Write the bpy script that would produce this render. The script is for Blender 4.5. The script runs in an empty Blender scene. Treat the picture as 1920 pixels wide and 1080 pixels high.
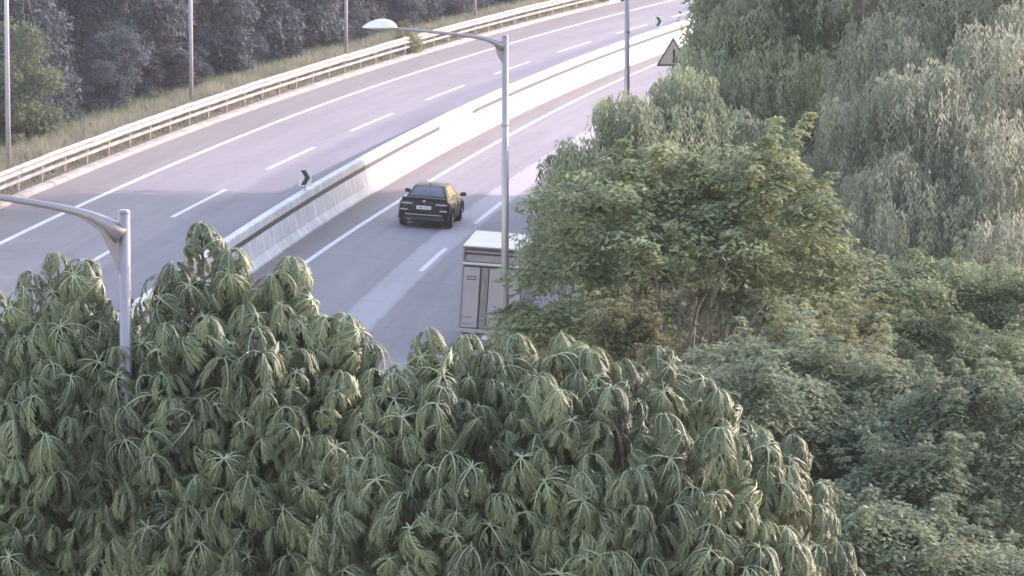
import bpy, math, random
import numpy as np
from mathutils import Vector, Matrix
rad = math.radians
PI = math.pi
SC = bpy.context.scene
COL = SC.collection

# ------------------------------------------------------------------ camera, world, sun, exposure
CAM_H = 15.973
cam_d = bpy.data.cameras.new('camera')
cam = bpy.data.objects.new('camera', cam_d)
COL.objects.link(cam)
cam.location = (0, 0, CAM_H)
cam.rotation_euler = (PI / 2 - 0.11374, 0, 0)
cam_d.sensor_width = 36.0
cam_d.lens = 8523.21 / 1920 * 36.0
cam_d.clip_start = 1.0
cam_d.clip_end = 6000
SC.camera = cam

SUN_EL, SUN_AZ = rad(19.5), rad(60)          # azimuth clockwise from +Y
w = bpy.data.worlds.new('World')
SC.world = w
w.use_nodes = True
nt = w.node_tree
sky = nt.nodes.new('ShaderNodeTexSky')
sky.sky_type = 'NISHITA'
sky.sun_disc = False
sky.sun_elevation = SUN_EL
sky.sun_rotation = SUN_AZ
sky.air_density = 2.0
sky.dust_density = 1.2
sky.ozone_density = 1.8
nt.links.new(sky.outputs[0], nt.nodes['Background'].inputs[0])
nt.nodes['Background'].inputs[1].default_value = 0.15
sun_d = bpy.data.lights.new('sun', 'SUN')
sun_d.energy = 2.0
sun_d.angle = rad(0.6)
sun_d.color = (1.0, 0.93, 0.86)
sun = bpy.data.objects.new('sun', sun_d)
COL.objects.link(sun)
tosun = Vector((math.sin(SUN_AZ) * math.cos(SUN_EL), math.cos(SUN_AZ) * math.cos(SUN_EL), math.sin(SUN_EL)))
sun.rotation_euler = (-tosun).to_track_quat('-Z', 'Y').to_euler()
sun.location = (60, 100, 60)
SC.view_settings.view_transform = 'Standard'
SC.view_settings.look = 'None'
SC.view_settings.gamma = 1
SC.view_settings.exposure = 1.78
SC.view_settings.use_curve_mapping = False
SC.view_settings.use_white_balance = True      # the camera's own magenta cast
SC.view_settings.white_balance_temperature = 6600
SC.view_settings.white_balance_tint = 31
cy = SC.cycles
cy.use_denoising = True
cy.max_bounces = 5
cy.diffuse_bounces = 3
cy.glossy_bounces = 2
cy.transmission_bounces = 3
cy.transparent_max_bounces = 6
cy.volume_bounces = 0
cy.filter_width = 1.7
cy.caustics_reflective = False
cy.caustics_refractive = False

# ------------------------------------------------------------------ road alignment (s along, t to the left)
G, EX = -0.00399, 0.06648
DS = 0.5
_s = np.arange(-400, 900 + DS, DS)
_k = np.where(_s < -30, 0.0, 0.90861e-3 - 0.19506e-5 * np.clip(_s, -30, 200))
i0 = int(round((0 - _s[0]) / DS))
_th = np.concatenate([[0], np.cumsum((_k[1:] + _k[:-1]) / 2 * DS)])
_th = _th - _th[i0] + 0.09609
_cx = np.concatenate([[0], np.cumsum((np.sin(_th[1:]) + np.sin(_th[:-1])) / 2 * DS)])
_cy = np.concatenate([[0], np.cumsum((np.cos(_th[1:]) + np.cos(_th[:-1])) / 2 * DS)])
_cx = _cx - _cx[i0] - 6.34364
_cy = _cy - _cy[i0] + 150.0

def W(s, t, dz=0.0):
    s = np.asarray(s, float)
    th = np.interp(s, _s, _th)
    x = np.interp(s, _s, _cx) - np.cos(th) * t
    y = np.interp(s, _s, _cy) + np.sin(th) * t
    return np.stack(np.broadcast_arrays(x, y, EX * t + G * s + dz), -1)

def frame(s, t, dz=0.0, yaw=0.0, tilt=True):
    p = W(s, t, dz)
    th = float(np.interp(s, _s, _th)) + yaw
    f = Vector((math.sin(th), math.cos(th), G if tilt else 0)).normalized()
    r = Vector((math.cos(th), -math.sin(th), -EX if tilt else 0))
    r = (r - f * r.dot(f)).normalized()
    u = r.cross(f)
    M = Matrix((r, f, u)).transposed().to_4x4()
    M.translation = Vector(p.tolist())
    return M

def invW(X, Y):
    """nearest (s,t) of ground points"""
    X = np.asarray(X, float).ravel(); Y = np.asarray(Y, float).ravel()
    idx = np.arange(0, len(_s), 8)
    S = np.empty_like(X); T = np.empty_like(X)
    for a in range(0, len(X), 4000):
        x = X[a:a + 4000, None]; y = Y[a:a + 4000, None]
        d = (x - _cx[idx]) ** 2 + (y - _cy[idx]) ** 2
        k = idx[d.argmin(1)]
        th = _th[k]; dx = x[:, 0] - _cx[k]; dy = y[:, 0] - _cy[k]
        S[a:a + 4000] = _s[k] + dx * np.sin(th) + dy * np.cos(th)
        T[a:a + 4000] = -(dx * np.cos(th) - dy * np.sin(th))
    return S, T

def ground_z(X, Y):
    X = np.asarray(X, float); Y = np.asarray(Y, float)
    s, t = invW(X, Y)
    s = s.reshape(X.shape); t = t.reshape(X.shape)
    sc = np.clip(s, -200, 420)
    tr = np.clip(t, -11.2, 14.5)
    z = EX * tr + G * sc - 0.10
    z -= np.clip((-t - 11.6) * 0.30, 0, 2.6)
    z -= np.clip((t - 15.5) * 0.10, 0, 1.2)
    far = np.clip((np.abs(t) - 60) / 200, 0, 1)
    z += far * far * 22 * (0.6 + 0.4 * np.sin(X * .013 + 1) * np.cos(Y * .011))
    z += 0.10 * np.sin(X * 0.7 + Y * 0.31) * np.clip((np.abs(t - 1.5) - 15) / 4, 0, 1)
    return z.reshape(X.shape)

def gz(x, y):
    return float(ground_z(np.array([x]), np.array([y]))[0])

# ------------------------------------------------------------------ materials
def new_mat(name):
    m = bpy.data.materials.new(name)
    m.use_nodes = True
    return m, m.node_tree, m.node_tree.nodes['Principled BSDF']

def simple(name, col, rough=0.6, metal=0.0, var=0.12, scale=3.0, bump=0.0, spec=0.5, coat=0.0):
    m, t, b = new_mat(name)
    N, Lk = t.nodes, t.links
    tc = N.new('ShaderNodeTexCoord')
    nz = N.new('ShaderNodeTexNoise'); nz.inputs['Scale'].default_value = scale; nz.inputs['Detail'].default_value = 6
    Lk.new(tc.outputs['Object'], nz.inputs['Vector'])
    mr = N.new('ShaderNodeMapRange'); mr.inputs[1].default_value = .3; mr.inputs[2].default_value = .7
    mr.inputs[3].default_value = 1 - var; mr.inputs[4].default_value = 1 + var
    Lk.new(nz.outputs[0], mr.inputs[0])
    mx = N.new('ShaderNodeVectorMath'); mx.operation = 'SCALE'; mx.inputs[0].default_value = col
    Lk.new(mr.outputs[0], mx.inputs['Scale'])
    Lk.new(mx.outputs[0], b.inputs['Base Color'])
    b.inputs['Roughness'].default_value = rough
    b.inputs['Metallic'].default_value = metal
    b.inputs['Specular IOR Level'].default_value = spec
    b.inputs['Coat Weight'].default_value = coat
    if bump:
        bp = N.new('ShaderNodeBump'); bp.inputs['Strength'].default_value = bump; bp.inputs['Distance'].default_value = .02
        Lk.new(nz.outputs[0], bp.inputs['Height']); Lk.new(bp.outputs[0], b.inputs['Normal'])
    return m

def leaf_mat(name, col, col2, trans=0.35, rough=0.5, patch=0.8):
    """foliage: colour differs leaf by leaf ('tint') and by branch-sized patches"""
    m, t, b = new_mat(name)
    N, Lk = t.nodes, t.links
    at = N.new('ShaderNodeAttribute'); at.attribute_name = 'tint'
    oi = N.new('ShaderNodeObjectInfo')
    geo = N.new('ShaderNodeNewGeometry')
    nz = N.new('ShaderNodeTexNoise'); nz.inputs['Scale'].default_value = patch; nz.inputs['Detail'].default_value = 2
    Lk.new(geo.outputs['Position'], nz.inputs['Vector'])
    a1 = N.new('ShaderNodeMath'); a1.operation = 'MULTIPLY_ADD'; a1.inputs[1].default_value = 0.45
    Lk.new(at.outputs['Fac'], a1.inputs[0])
    nm = N.new('ShaderNodeMapRange'); nm.inputs[1].default_value = .36; nm.inputs[2].default_value = .64; nm.inputs[3].default_value = 0; nm.inputs[4].default_value = .60
    Lk.new(nz.outputs[0], nm.inputs[0]); Lk.new(nm.outputs[0], a1.inputs[2])
    a2 = N.new('ShaderNodeMath'); a2.operation = 'MULTIPLY_ADD'; a2.inputs[1].default_value = 0.15
    Lk.new(oi.outputs['Random'], a2.inputs[0]); Lk.new(a1.outputs[0], a2.inputs[2])
    mix = N.new('ShaderNodeMix'); mix.data_type = 'RGBA'
    mix.inputs[6].default_value = (*col, 1); mix.inputs[7].default_value = (*col2, 1)
    Lk.new(a2.outputs[0], mix.inputs[0])
    b.inputs['Roughness'].default_value = rough
    b.inputs['Specular IOR Level'].default_value = 0.4
    Lk.new(mix.outputs[2], b.inputs['Base Color'])
    tr = N.new('ShaderNodeBsdfTranslucent')
    Lk.new(mix.outputs[2], tr.inputs[0])
    ms = N.new('ShaderNodeMixShader'); ms.inputs[0].default_value = trans
    Lk.new(b.outputs[0], ms.inputs[1]); Lk.new(tr.outputs[0], ms.inputs[2])
    Lk.new(ms.outputs[0], N['Material Output'].inputs[0])
    return m

def road_mat():
    m, t, b = new_mat('worn_concrete_road')
    N, Lk = t.nodes, t.links
    uv = N.new('ShaderNodeUVMap'); uv.uv_map = 'UV'
    sp = N.new('ShaderNodeSeparateXYZ'); Lk.new(uv.outputs[0], sp.inputs[0])
    def math_(op, a, b_=None, c=None):
        n = N.new('ShaderNodeMath'); n.operation = op
        for i, v in enumerate((a, b_, c)):
            if v is None: continue
            if isinstance(v, (int, float)): n.inputs[i].default_value = v
            else: Lk.new(v, n.inputs[i])
        return n.outputs[0]
    def noise(sx, sy, det=5, rough=.55, dist=0):
        mp = N.new('ShaderNodeMapping'); mp.inputs['Scale'].default_value = (sx, sy, 1)
        Lk.new(uv.outputs[0], mp.inputs[0])
        n = N.new('ShaderNodeTexNoise'); n.inputs['Scale'].default_value = 1; n.inputs['Detail'].default_value = det
        n.inputs['Roughness'].default_value = rough; n.inputs['Distortion'].default_value = dist
        Lk.new(mp.outputs[0], n.inputs['Vector']); return n.outputs[0]
    big = noise(.05, .35, 3)
    streak = noise(.06, 3.2, 4)
    fine = noise(3, 6, 8, .7)
    edge = math_('MULTIPLY_ADD', noise(.45, .2, 3), .22, -.11)
    tt = math_('ADD', sp.outputs['Y'], edge)
    ramp = N.new('ShaderNodeValToRGB')
    mr = N.new('ShaderNodeMapRange'); mr.inputs[1].default_value = -12; mr.inputs[2].default_value = 14
    Lk.new(tt, mr.inputs[0]); Lk.new(mr.outputs[0], ramp.inputs[0])
    def pos(v): return (v + 12) / 26
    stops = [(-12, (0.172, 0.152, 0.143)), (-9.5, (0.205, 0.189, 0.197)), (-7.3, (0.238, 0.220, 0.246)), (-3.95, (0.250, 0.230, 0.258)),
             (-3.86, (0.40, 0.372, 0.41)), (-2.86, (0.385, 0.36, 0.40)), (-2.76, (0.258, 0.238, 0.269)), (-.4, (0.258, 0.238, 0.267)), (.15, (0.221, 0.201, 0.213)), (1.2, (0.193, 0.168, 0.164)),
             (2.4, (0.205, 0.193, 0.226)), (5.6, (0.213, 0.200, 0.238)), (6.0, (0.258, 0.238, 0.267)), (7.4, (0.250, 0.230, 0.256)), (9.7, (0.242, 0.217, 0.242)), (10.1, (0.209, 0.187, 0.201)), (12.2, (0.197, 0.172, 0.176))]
    el = ramp.color_ramp.elements
    while len(el) > 1: el.remove(el[-1])
    el[0].position = pos(stops[0][0]); el[0].color = (*stops[0][1], 1)
    for p, c in stops[1:]:
        e = el.new(pos(p)); e.color = (*c, 1)
    # slab joints every six metres, a faint stain each
    jt = math_('ABSOLUTE', math_('SUBTRACT', math_('FRACT', math_('DIVIDE', math_('ADD', sp.outputs['X'], math_('MULTIPLY', noise(.4, .8, 2), .3)), 6.0)), .5))
    jm = math_('GREATER_THAN', jt, .484)
    jf = math_('MULTIPLY', jm, math_('MULTIPLY', noise(.21, .3, 2), -.22))
    f1 = math_('MULTIPLY_ADD', big, .42, .79)
    f2 = math_('MULTIPLY_ADD', streak, .34, -.17)
    f3 = math_('MULTIPLY_ADD', fine, .22, -.11)
    # patches: sparse darker repairs and stains
    pn = noise(.12, .55, 3, .5, .6)
    pmr = N.new('ShaderNodeMapRange'); pmr.inputs[1].default_value = .60; pmr.inputs[2].default_value = .66; pmr.inputs[3].default_value = 0; pmr.inputs[4].default_value = -.07
    Lk.new(pn, pmr.inputs[0])
    left = math_('GREATER_THAN', sp.outputs['Y'], 1.6)
    off = math_('MULTIPLY_ADD', left, 2.80, -.05)
    lane = math_('FRACT', math_('DIVIDE', math_('SUBTRACT', sp.outputs['Y'], off), 3.58))
    dtr = math_('ABSOLUTE', math_('SUBTRACT', math_('ABSOLUTE', math_('SUBTRACT', lane, .5)), .23))
    trk = math_('MULTIPLY', math_('MAXIMUM', math_('SUBTRACT', 1.0, math_('DIVIDE', dtr, .13)), 0.0), math_('MULTIPLY_ADD', big, -.16, .02))
    tot0 = math_('ADD', math_('ADD', math_('ADD', f1, f2), math_('ADD', f3, jf)), pmr.outputs[0])
    tot = math_('ADD', tot0, trk)
    vm = N.new('ShaderNodeVectorMath'); vm.operation = 'SCALE'
    Lk.new(ramp.outputs[0], vm.inputs[0]); Lk.new(tot, vm.inputs['Scale'])
    Lk.new(vm.outputs[0], b.inputs['Base Color'])
    b.inputs['Roughness'].default_value = .8
    bp = N.new('ShaderNodeBump'); bp.inputs['Strength'].default_value = .25; bp.inputs['Distance'].default_value = .01
    Lk.new(fine, bp.inputs['Height']); Lk.new(bp.outputs[0], b.inputs['Normal'])
    return m

def paint_mat(name, col, wear=.5):
    m, t, b = new_mat(name)
    N, Lk = t.nodes, t.links
    tc = N.new('ShaderNodeNewGeometry')
    nz = N.new('ShaderNodeTexNoise'); nz.inputs['Scale'].default_value = 5; nz.inputs['Detail'].default_value = 8; nz.inputs['Roughness'].default_value = .75
    Lk.new(tc.outputs['Position'], nz.inputs['Vector'])
    mr = N.new('ShaderNodeMapRange'); mr.inputs[1].default_value = .5; mr.inputs[2].default_value = .75; mr.inputs[3].default_value = 0; mr.inputs[4].default_value = wear
    Lk.new(nz.outputs[0], mr.inputs[0])
    mix = N.new('ShaderNodeMix'); mix.data_type = 'RGBA'
    mix.inputs[6].default_value = (*col, 1); mix.inputs[7].default_value = (.33, .32, .33, 1)
    Lk.new(mr.outputs[0], mix.inputs[0]); Lk.new(mix.outputs[2], b.inputs['Base Color'])
    b.inputs['Roughness'].default_value = .6
    return m

def barrier_mat():
    m, t, b = new_mat('whitewashed_concrete')
    N, Lk = t.nodes, t.links
    uv = N.new('ShaderNodeUVMap'); uv.uv_map = 'UV'
    def noise(sx, sy, det, rough=.6):
        mp = N.new('ShaderNodeMapping'); mp.inputs['Scale'].default_value = (sx, sy, 1); Lk.new(uv.outputs[0], mp.inputs[0])
        n = N.new('ShaderNodeTexNoise'); n.inputs['Scale'].default_value = 1; n.inputs['Detail'].default_value = det; n.inputs['Roughness'].default_value = rough
        Lk.new(mp.outputs[0], n.inputs['Vector']); return n.outputs[0]
    big = noise(.35, .8, 4); sun_streak = noise(2.2, .35, 5, .7)
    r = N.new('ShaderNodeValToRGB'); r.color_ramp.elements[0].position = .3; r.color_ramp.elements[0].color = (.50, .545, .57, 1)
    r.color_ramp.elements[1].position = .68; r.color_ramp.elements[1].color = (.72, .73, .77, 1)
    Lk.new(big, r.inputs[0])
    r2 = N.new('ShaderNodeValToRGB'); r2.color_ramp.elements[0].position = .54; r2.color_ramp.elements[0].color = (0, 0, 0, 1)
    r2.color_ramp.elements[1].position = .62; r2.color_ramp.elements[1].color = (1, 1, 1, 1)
    Lk.new(sun_streak, r2.inputs[0])
    mix = N.new('ShaderNodeMix'); mix.data_type = 'RGBA'; mix.inputs[7].default_value = (.92, .92, .95, 1)  # white streaks painted into the colour to suggest patches of dappled sun
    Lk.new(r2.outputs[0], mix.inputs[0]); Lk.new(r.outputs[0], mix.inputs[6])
    # splash dirt near the foot and dark drips
    r3 = N.new('ShaderNodeValToRGB'); r3.color_ramp.elements[0].position = .22; r3.color_ramp.elements[0].color = (1, 1, 1, 1)
    r3.color_ramp.elements[1].position = .36; r3.color_ramp.elements[1].color = (0, 0, 0, 1)
    Lk.new(noise(1.1, .7, 6), r3.inputs[0])
    mix2 = N.new('ShaderNodeMix'); mix2.data_type = 'RGBA'; mix2.inputs[7].default_value = (.33, .35, .35, 1)
    Lk.new(r3.outputs[0], mix2.inputs[0]); Lk.new(mix.outputs[2], mix2.inputs[6])
    Lk.new(mix2.outputs[2], b.inputs['Base Color'])
    b.inputs['Roughness'].default_value = .75
    return m

M = {}
M['road'] = road_mat()
M['line'] = paint_mat('road_paint', (.70, .69, .72), .75)
M['line_worn'] = paint_mat('worn_road_paint', (.80, .78, .80), .8)
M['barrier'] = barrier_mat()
M['band'] = simple('grey_joint_band', (.055, .06, .075), .7, var=.25, scale=2)
M['curb'] = simple('kerb_concrete', (.36, .33, .31), .85, var=.3, scale=1.2, bump=.3)
M['dirt'] = simple('dirt', (.09, .075, .06), .95, var=.4, scale=1.5, bump=.5)
M['steel'] = simple('galvanised_steel', (.36, .345, .345), .5, .3, var=.38, scale=1.2)
M['steel_rust'] = simple('stained_steel', (.52, .44, .38), .6, .3, var=.4, scale=2)
M['pole'] = simple('lamp_pole_steel', (.34, .325, .36), .30, .35, var=.12, scale=1)
M['pole_pale'] = simple('pale_lamp_pole_steel', (.62, .62, .66), .35, 0, var=.10, scale=1)
M['lamp_shell'] = simple('lamp_housing', (.78, .80, .78), .35, .1, var=.06)
M['lens'] = simple('lamp_lens', (.45, .47, .48), .2, 0, var=.05)
M['white'] = simple('sign_white', (.72, .71, .72), .5, var=.06)
M['black'] = simple('black_film', (.02, .02, .024), .5, var=.1)
M['sign_yellow'] = simple('faded_sign_yellow', (.60, .53, .45), .5, var=.08)
M['sign_red'] = simple('sign_border', (.16, .10, .10), .5, var=.1)
M['car_paint'] = simple('dark_car_paint', (.014, .013, .020), .38, .0, var=.05, spec=.25, coat=.0)
M['glass'] = simple('tinted_glass', (.05, .052, .068), .25, 0, var=.02, spec=.9)
M['rubber'] = simple('tyre_rubber', (.02, .02, .022), .8, var=.2)
M['rim'] = simple('alloy', (.6, .6, .63), .3, .9, var=.05)
M['chrome'] = simple('chrome', (.7, .7, .72), .2, 1, var=.05)
M['plate'] = simple('number_plate', (.75, .75, .78), .4, var=.05)
M['redlamp'] = simple('tail_lamp_red', (.16, .04, .05), .2, var=.1, coat=.6)
M['clearlamp'] = simple('tail_lamp_clear', (.55, .53, .56), .2, .2, var=.1, coat=.5)
M['black_plastic'] = simple('black_plastic', (.03, .03, .033), .55, var=.15)
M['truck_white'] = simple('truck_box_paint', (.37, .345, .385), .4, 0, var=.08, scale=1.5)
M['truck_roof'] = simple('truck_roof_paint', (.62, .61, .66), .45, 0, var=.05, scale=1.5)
M['truck_grey'] = simple('truck_grey_steel', (.30, .29, .32), .5, .3, var=.15, scale=2)
M['truck_dark'] = simple('truck_rubber_seal', (.05, .05, .06), .7, var=.2)
M['bark'] = simple('bark', (.13, .115, .10), .95, 0, var=.35, scale=6, bump=.6)
M['bark_pale'] = simple('pale_bark', (.20, .19, .175), .9, 0, var=.35, scale=6, bump=.6)
M['leaf_fg'] = leaf_mat('compound_leaf', (0.034, 0.058, 0.044), (0.225, 0.275, 0.155), 0.22, 0.5, 1.1)
M['rib_fg'] = simple('leaf_midrib', (.32, .37, .23), .5, var=.1)
M['leaf_feather'] = leaf_mat('feathery_leaf', (0.082, 0.125, 0.08), (0.4, 0.46, 0.26), 0.42, 0.65, 0.75)
M['leaf_willow'] = leaf_mat('drooping_leaf', (0.165, 0.21, 0.155), (0.45, 0.5, 0.33), 0.42, 0.6, 0.45)
M['leaf_willow_grey'] = leaf_mat('grey_drooping_leaf', (0.185, 0.215, 0.182), (0.44, 0.47, 0.36), 0.42, 0.6, 0.45)
M['leaf_under'] = leaf_mat('understorey_leaf', (0.12, 0.165, 0.115), (0.37, 0.425, 0.28), 0.4, 0.75, 0.5)
M['leaf_yellow'] = leaf_mat('yellowing_leaf', (0.17, 0.19, 0.1), (0.33, 0.34, 0.19), 0.38, 0.6, 0.6)
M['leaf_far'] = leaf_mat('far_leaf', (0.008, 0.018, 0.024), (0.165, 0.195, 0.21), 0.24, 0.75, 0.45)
M['leaf_far_green'] = leaf_mat('far_green_leaf', (0.11, 0.145, 0.1), (0.28, 0.33, 0.21), 0.35, 0.7, 0.4)
M['grass'] = leaf_mat('dry_grass_blade', (0.19, 0.2, 0.14), (0.42, 0.4, 0.31), 0.35, 0.8, 0.5)
M['litter'] = simple('ground_earth', (.060, .058, .045), .95, 0, var=.5, scale=.6, bump=.5)

# ------------------------------------------------------------------ object helpers
def link(name, me, mat=None, parent=None, smooth=False, loc=None):
    o = bpy.data.objects.new(name, me)
    COL.objects.link(o)
    if mat is not None and me is not None and len(me.materials) == 0:
        for mm in (mat if isinstance(mat, (list, tuple)) else [mat]): me.materials.append(mm)
    if parent is not None: o.parent = parent
    if loc is not None: o.location = loc
    if smooth: me.polygons.foreach_set('use_smooth', np.ones(len(me.polygons), bool))
    return o

def tag(o, label=None, cat=None, group=None, kind=None):
    if label: o['label'] = label
    if cat: o['category'] = cat
    if group: o['group'] = group
    if kind: o['kind'] = kind
    return o

def empty(name, mat4=None, loc=None):
    o = bpy.data.objects.new(name, None)
    o.empty_display_size = .3
    COL.objects.link(o)
    if mat4 is not None: o.matrix_world = mat4
    if loc is not None: o.location = loc
    return o

def mesh(name, V, F, uv=None, matidx=None):
    me = bpy.data.meshes.new(name)
    me.from_pydata([tuple(v) for v in V], [], [tuple(f) for f in F])
    if uv is not None:
        l = me.uv_layers.new(name='UV')
        vi = np.empty(len(me.loops), int); me.loops.foreach_get('vertex_index', vi)
        l.data.foreach_set('uv', np.asarray(uv, float)[vi].ravel())
    if matidx is not None: me.polygons.foreach_set('material_index', np.asarray(matidx, np.int32))
    me.update()
    return me

def tri_mesh(name, V, F, tint=None, matidx=None):
    V = np.ascontiguousarray(V, np.float32); F = np.ascontiguousarray(F, np.int32)
    me = bpy.data.meshes.new(name)
    n = len(F)
    me.vertices.add(len(V)); me.vertices.foreach_set('co', V.ravel())
    me.loops.add(n * 3); me.loops.foreach_set('vertex_index', F.ravel())
    me.polygons.add(n)
    me.polygons.foreach_set('loop_start', np.arange(0, 3 * n, 3, dtype=np.int32))
    try: me.polygons.foreach_set('loop_total', np.full(n, 3, np.int32))
    except Exception: pass
    if matidx is not None: me.polygons.foreach_set('material_index', np.asarray(matidx, np.int32))
    if tint is not None:
        a = me.attributes.new('tint', 'FLOAT', 'FACE')
        a.data.foreach_set('value', np.asarray(tint, np.float32))
    me.update(calc_edges=True)
    return me

class MB:
    """collects boxes, tubes and sheets into one mesh"""
    def __init__(s): s.V = []; s.F = []
    def add(s, V, F):
        n = len(s.V); s.V += [tuple(v) for v in V]; s.F += [tuple(i + n for i in f) for f in F]; return s
    def box(s, c, d, b=0.0):
        x, y, z = c; a, e, h = d[0] / 2, d[1] / 2, d[2] / 2
        if b <= 0:
            V = [(x + i * a, y + j * e, z + k * h) for i in (-1, 1) for j in (-1, 1) for k in (-1, 1)]
            return s.add(V, [(0, 1, 3, 2), (4, 6, 7, 5), (0, 4, 5, 1), (2, 3, 7, 6), (0, 2, 6, 4), (1, 5, 7, 3)])
        b = min(b, a * .45, e * .45, h * .9)
        V = []; F = []
        for zz, q in ((-h, b), (-h + b, 0), (h - b, 0), (h, b)):
            A, Bq = a - q, e - q; c = b if q == 0 else b * .5
            for px, py in ((-A, -Bq + c), (-A + c, -Bq), (A - c, -Bq), (A, -Bq + c), (A, Bq - c), (A - c, Bq), (-A + c, Bq), (-A, Bq - c)):
                V.append((x + px, y + py, z + zz))
        n = 8
        for r in range(3):
            for i in range(n):
                F.append((r * n + i, r * n + (i + 1) % n, (r + 1) * n + (i + 1) % n, (r + 1) * n + i))
        F.append(tuple(range(n - 1, -1, -1))); F.append(tuple(3 * n + i for i in range(n)))
        return s.add(V, F)
    def tube(s, P, R, n=8, cap=True):
        P = [Vector(p) for p in P]
        if not hasattr(R, '__len__'): R = [R] * len(P)
        V = []; F = []
        ref = None
        for i, p in enumerate(P):
            d = (P[min(i + 1, len(P) - 1)] - P[max(i - 1, 0)]).normalized()
            if ref is None:
                ref = Vector((1, 0, 0)) if abs(d.x) < .8 else Vector((0, 1, 0))
            u = (ref - d * ref.dot(d)).normalized(); ref = u
            v = d.cross(u)
            for k in range(n):
                a = 2 * PI * k / n
                V.append(p + (u * math.cos(a) + v * math.sin(a)) * R[i])
        for i in range(len(P) - 1):
            for k in range(n):
                F.append((i * n + k, i * n + (k + 1) % n, (i + 1) * n + (k + 1) % n, (i + 1) * n + k))
        if cap:
            F.append(tuple(range(n - 1, -1, -1))); F.append(tuple((len(P) - 1) * n + k for k in range(n)))
        return s.add(V, F)
    def loft(s, rings, cap=True, closed=True):
        n = len(rings[0]); V = [v for r in rings for v in r]; F = []
        for i in range(len(rings) - 1):
            for k in range(n if closed else n - 1):
                F.append((i * n + k, i * n + (k + 1) % n, (i + 1) * n + (k + 1) % n, (i + 1) * n + k))
        if cap:
            F.append(tuple(range(n - 1, -1, -1))); F.append(tuple((len(rings) - 1) * n + k for k in range(n)))
        return s.add(V, F)
    def prism(s, poly, y0, y1):
        """poly of (x,z) extruded in y"""
        return s.loft([[(x, y0, z) for x, z in poly], [(x, y1, z) for x, z in poly]])
    def build(s, name, mat, parent=None, smooth=False):
        return link(name, mesh(name, s.V, s.F), mat, parent, smooth)

def sweep(name, prof, s0, s1, step, mat, parent=None, closed=True, smooth=False, tfun=None, cap=True):
    """profile of (t,z) carried along the road; UV = (s, girth)"""
    S = np.arange(s0, s1 + 1e-6, step); n = len(prof)
    g = np.concatenate([[0], np.cumsum([math.dist(prof[i], prof[i + 1]) for i in range(n - 1)])])
    V = []; UV = []
    for s_ in S:
        off = tfun(s_) if tfun else 0
        for (t, z), gg in zip(prof, g):
            V.append(W(s_, t + off, z)); UV.append((s_, gg))
    V = np.array(V); F = []
    m_ = n if closed else n - 1
    for i in range(len(S) - 1):
        for k in range(m_):
            a, b_ = i * n + k, i * n + (k + 1) % n
            F.append((a, a + n, b_ + n, b_))
    if closed and cap:
        F.append(tuple(range(n))); F.append(tuple((len(S) - 1) * n + k for k in range(n - 1, -1, -1)))
    return link(name, mesh(name, V, F, UV), mat, parent, smooth)

# ------------------------------------------------------------------ the setting
def build_ground():
    xs = np.concatenate([-np.geomspace(2600, 95, 16), np.arange(-90, 91, 2.5), np.geomspace(95, 2600, 16)])
    ys = np.concatenate([-np.geomspace(1500, 12, 10), np.arange(-8, 330, 2.5), np.geomspace(335, 3800, 22)])
    X, Y = np.meshgrid(xs, ys)
    Z = ground_z(X, Y)
    V = np.stack([X, Y, Z], -1).reshape(-1, 3)
    nx = len(xs)
    i = np.arange(len(ys) - 1)[:, None] * nx + np.arange(nx - 1)[None]
    F = np.stack([i, i + 1, i + nx + 1, i + nx], -1).reshape(-1, 4)
    me = mesh('ground', V.tolist(), F.tolist())
    o = link('ground', me, M['litter'], smooth=True)
    tag(o, kind='structure')
build_ground()

def ribbon(name, t0, t1, s0, s1, dz, mat, parent=None, step=2.0, nt_=1, skirt=0.0, tf=None):
    S = np.linspace(s0, s1, max(2, int(round((s1 - s0) / step)) + 1))
    T = np.linspace(t0, t1, nt_ + 1)
    V = []; UV = []
    for s_ in S:
        o_ = tf(s_) if tf else 0.0
        row = [(t, dz) for t in T]
        if skirt: row = [(T[0], dz - skirt)] + row + [(T[-1], dz - skirt)]
        for t, z in row:
            V.append(W(s_, t + o_, z)); UV.append((s_, t))
    n = len(V) // len(S); F = []
    for i in range(len(S) - 1):
        for k in range(n - 1):
            a = i * n + k
            F.append((a, a + 1, a + n + 1, a + n))
    return link(name, mesh(name, V, F, UV), mat, parent)

road = ribbon('road', -11.3, 12.1, -170, 420, 0.0, M['road'], step=3, nt_=8, skirt=.4)
tag(road, 'pale worn concrete motorway of two carriageways curving away to the right', kind='structure')
tR = lambda s: float(np.interp(s, [-60, -3, 20, 50, 79, 105, 420], [.12, .08, -.10, -.10, .07, .18, .18]))
tL = lambda s: float(np.interp(s, [-60, 30, 65, 109, 165, 420], [0, .02, .08, -.06, -.2, -.2]))
def line_part(name, t, wd, s0, s1, mat, tf=None, dz=.005):
    return ribbon(name, t - wd / 2, t + wd / 2, s0, s1, dz, mat, road, 2.0, 1, 0, tf)
line_part('edge_line', 9.89, .20, -170, 420, M['line'], tL)
line_part('edge_line', 0.0, .18, -170, 420, M['line'], tR)
line_part('edge_line', 2.75, .18, -170, 420, M['line'])
line_part('edge_line', -7.25, .18, -170, 420, M['line'])
for k in range(-9, 20):
    s0 = 7.6 + 20.03 * k
    line_part('lane_dash', 6.33, .17, s0, s0 + 11.0, M['line'])
for s0, s1 in [(-143, -133), (-123, -113), (-103, -93), (-83, -73), (-63, -53), (-43, -33), (-3.0, 4.4), (13.3, 23.2)] + [(35 + 20 * k, 45 + 20 * k) for k in range(18)]:
    line_part('lane_dash', -3.68, .17, s0, s1, M['line'] if s0 > -4 else M['line_worn'])

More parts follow.
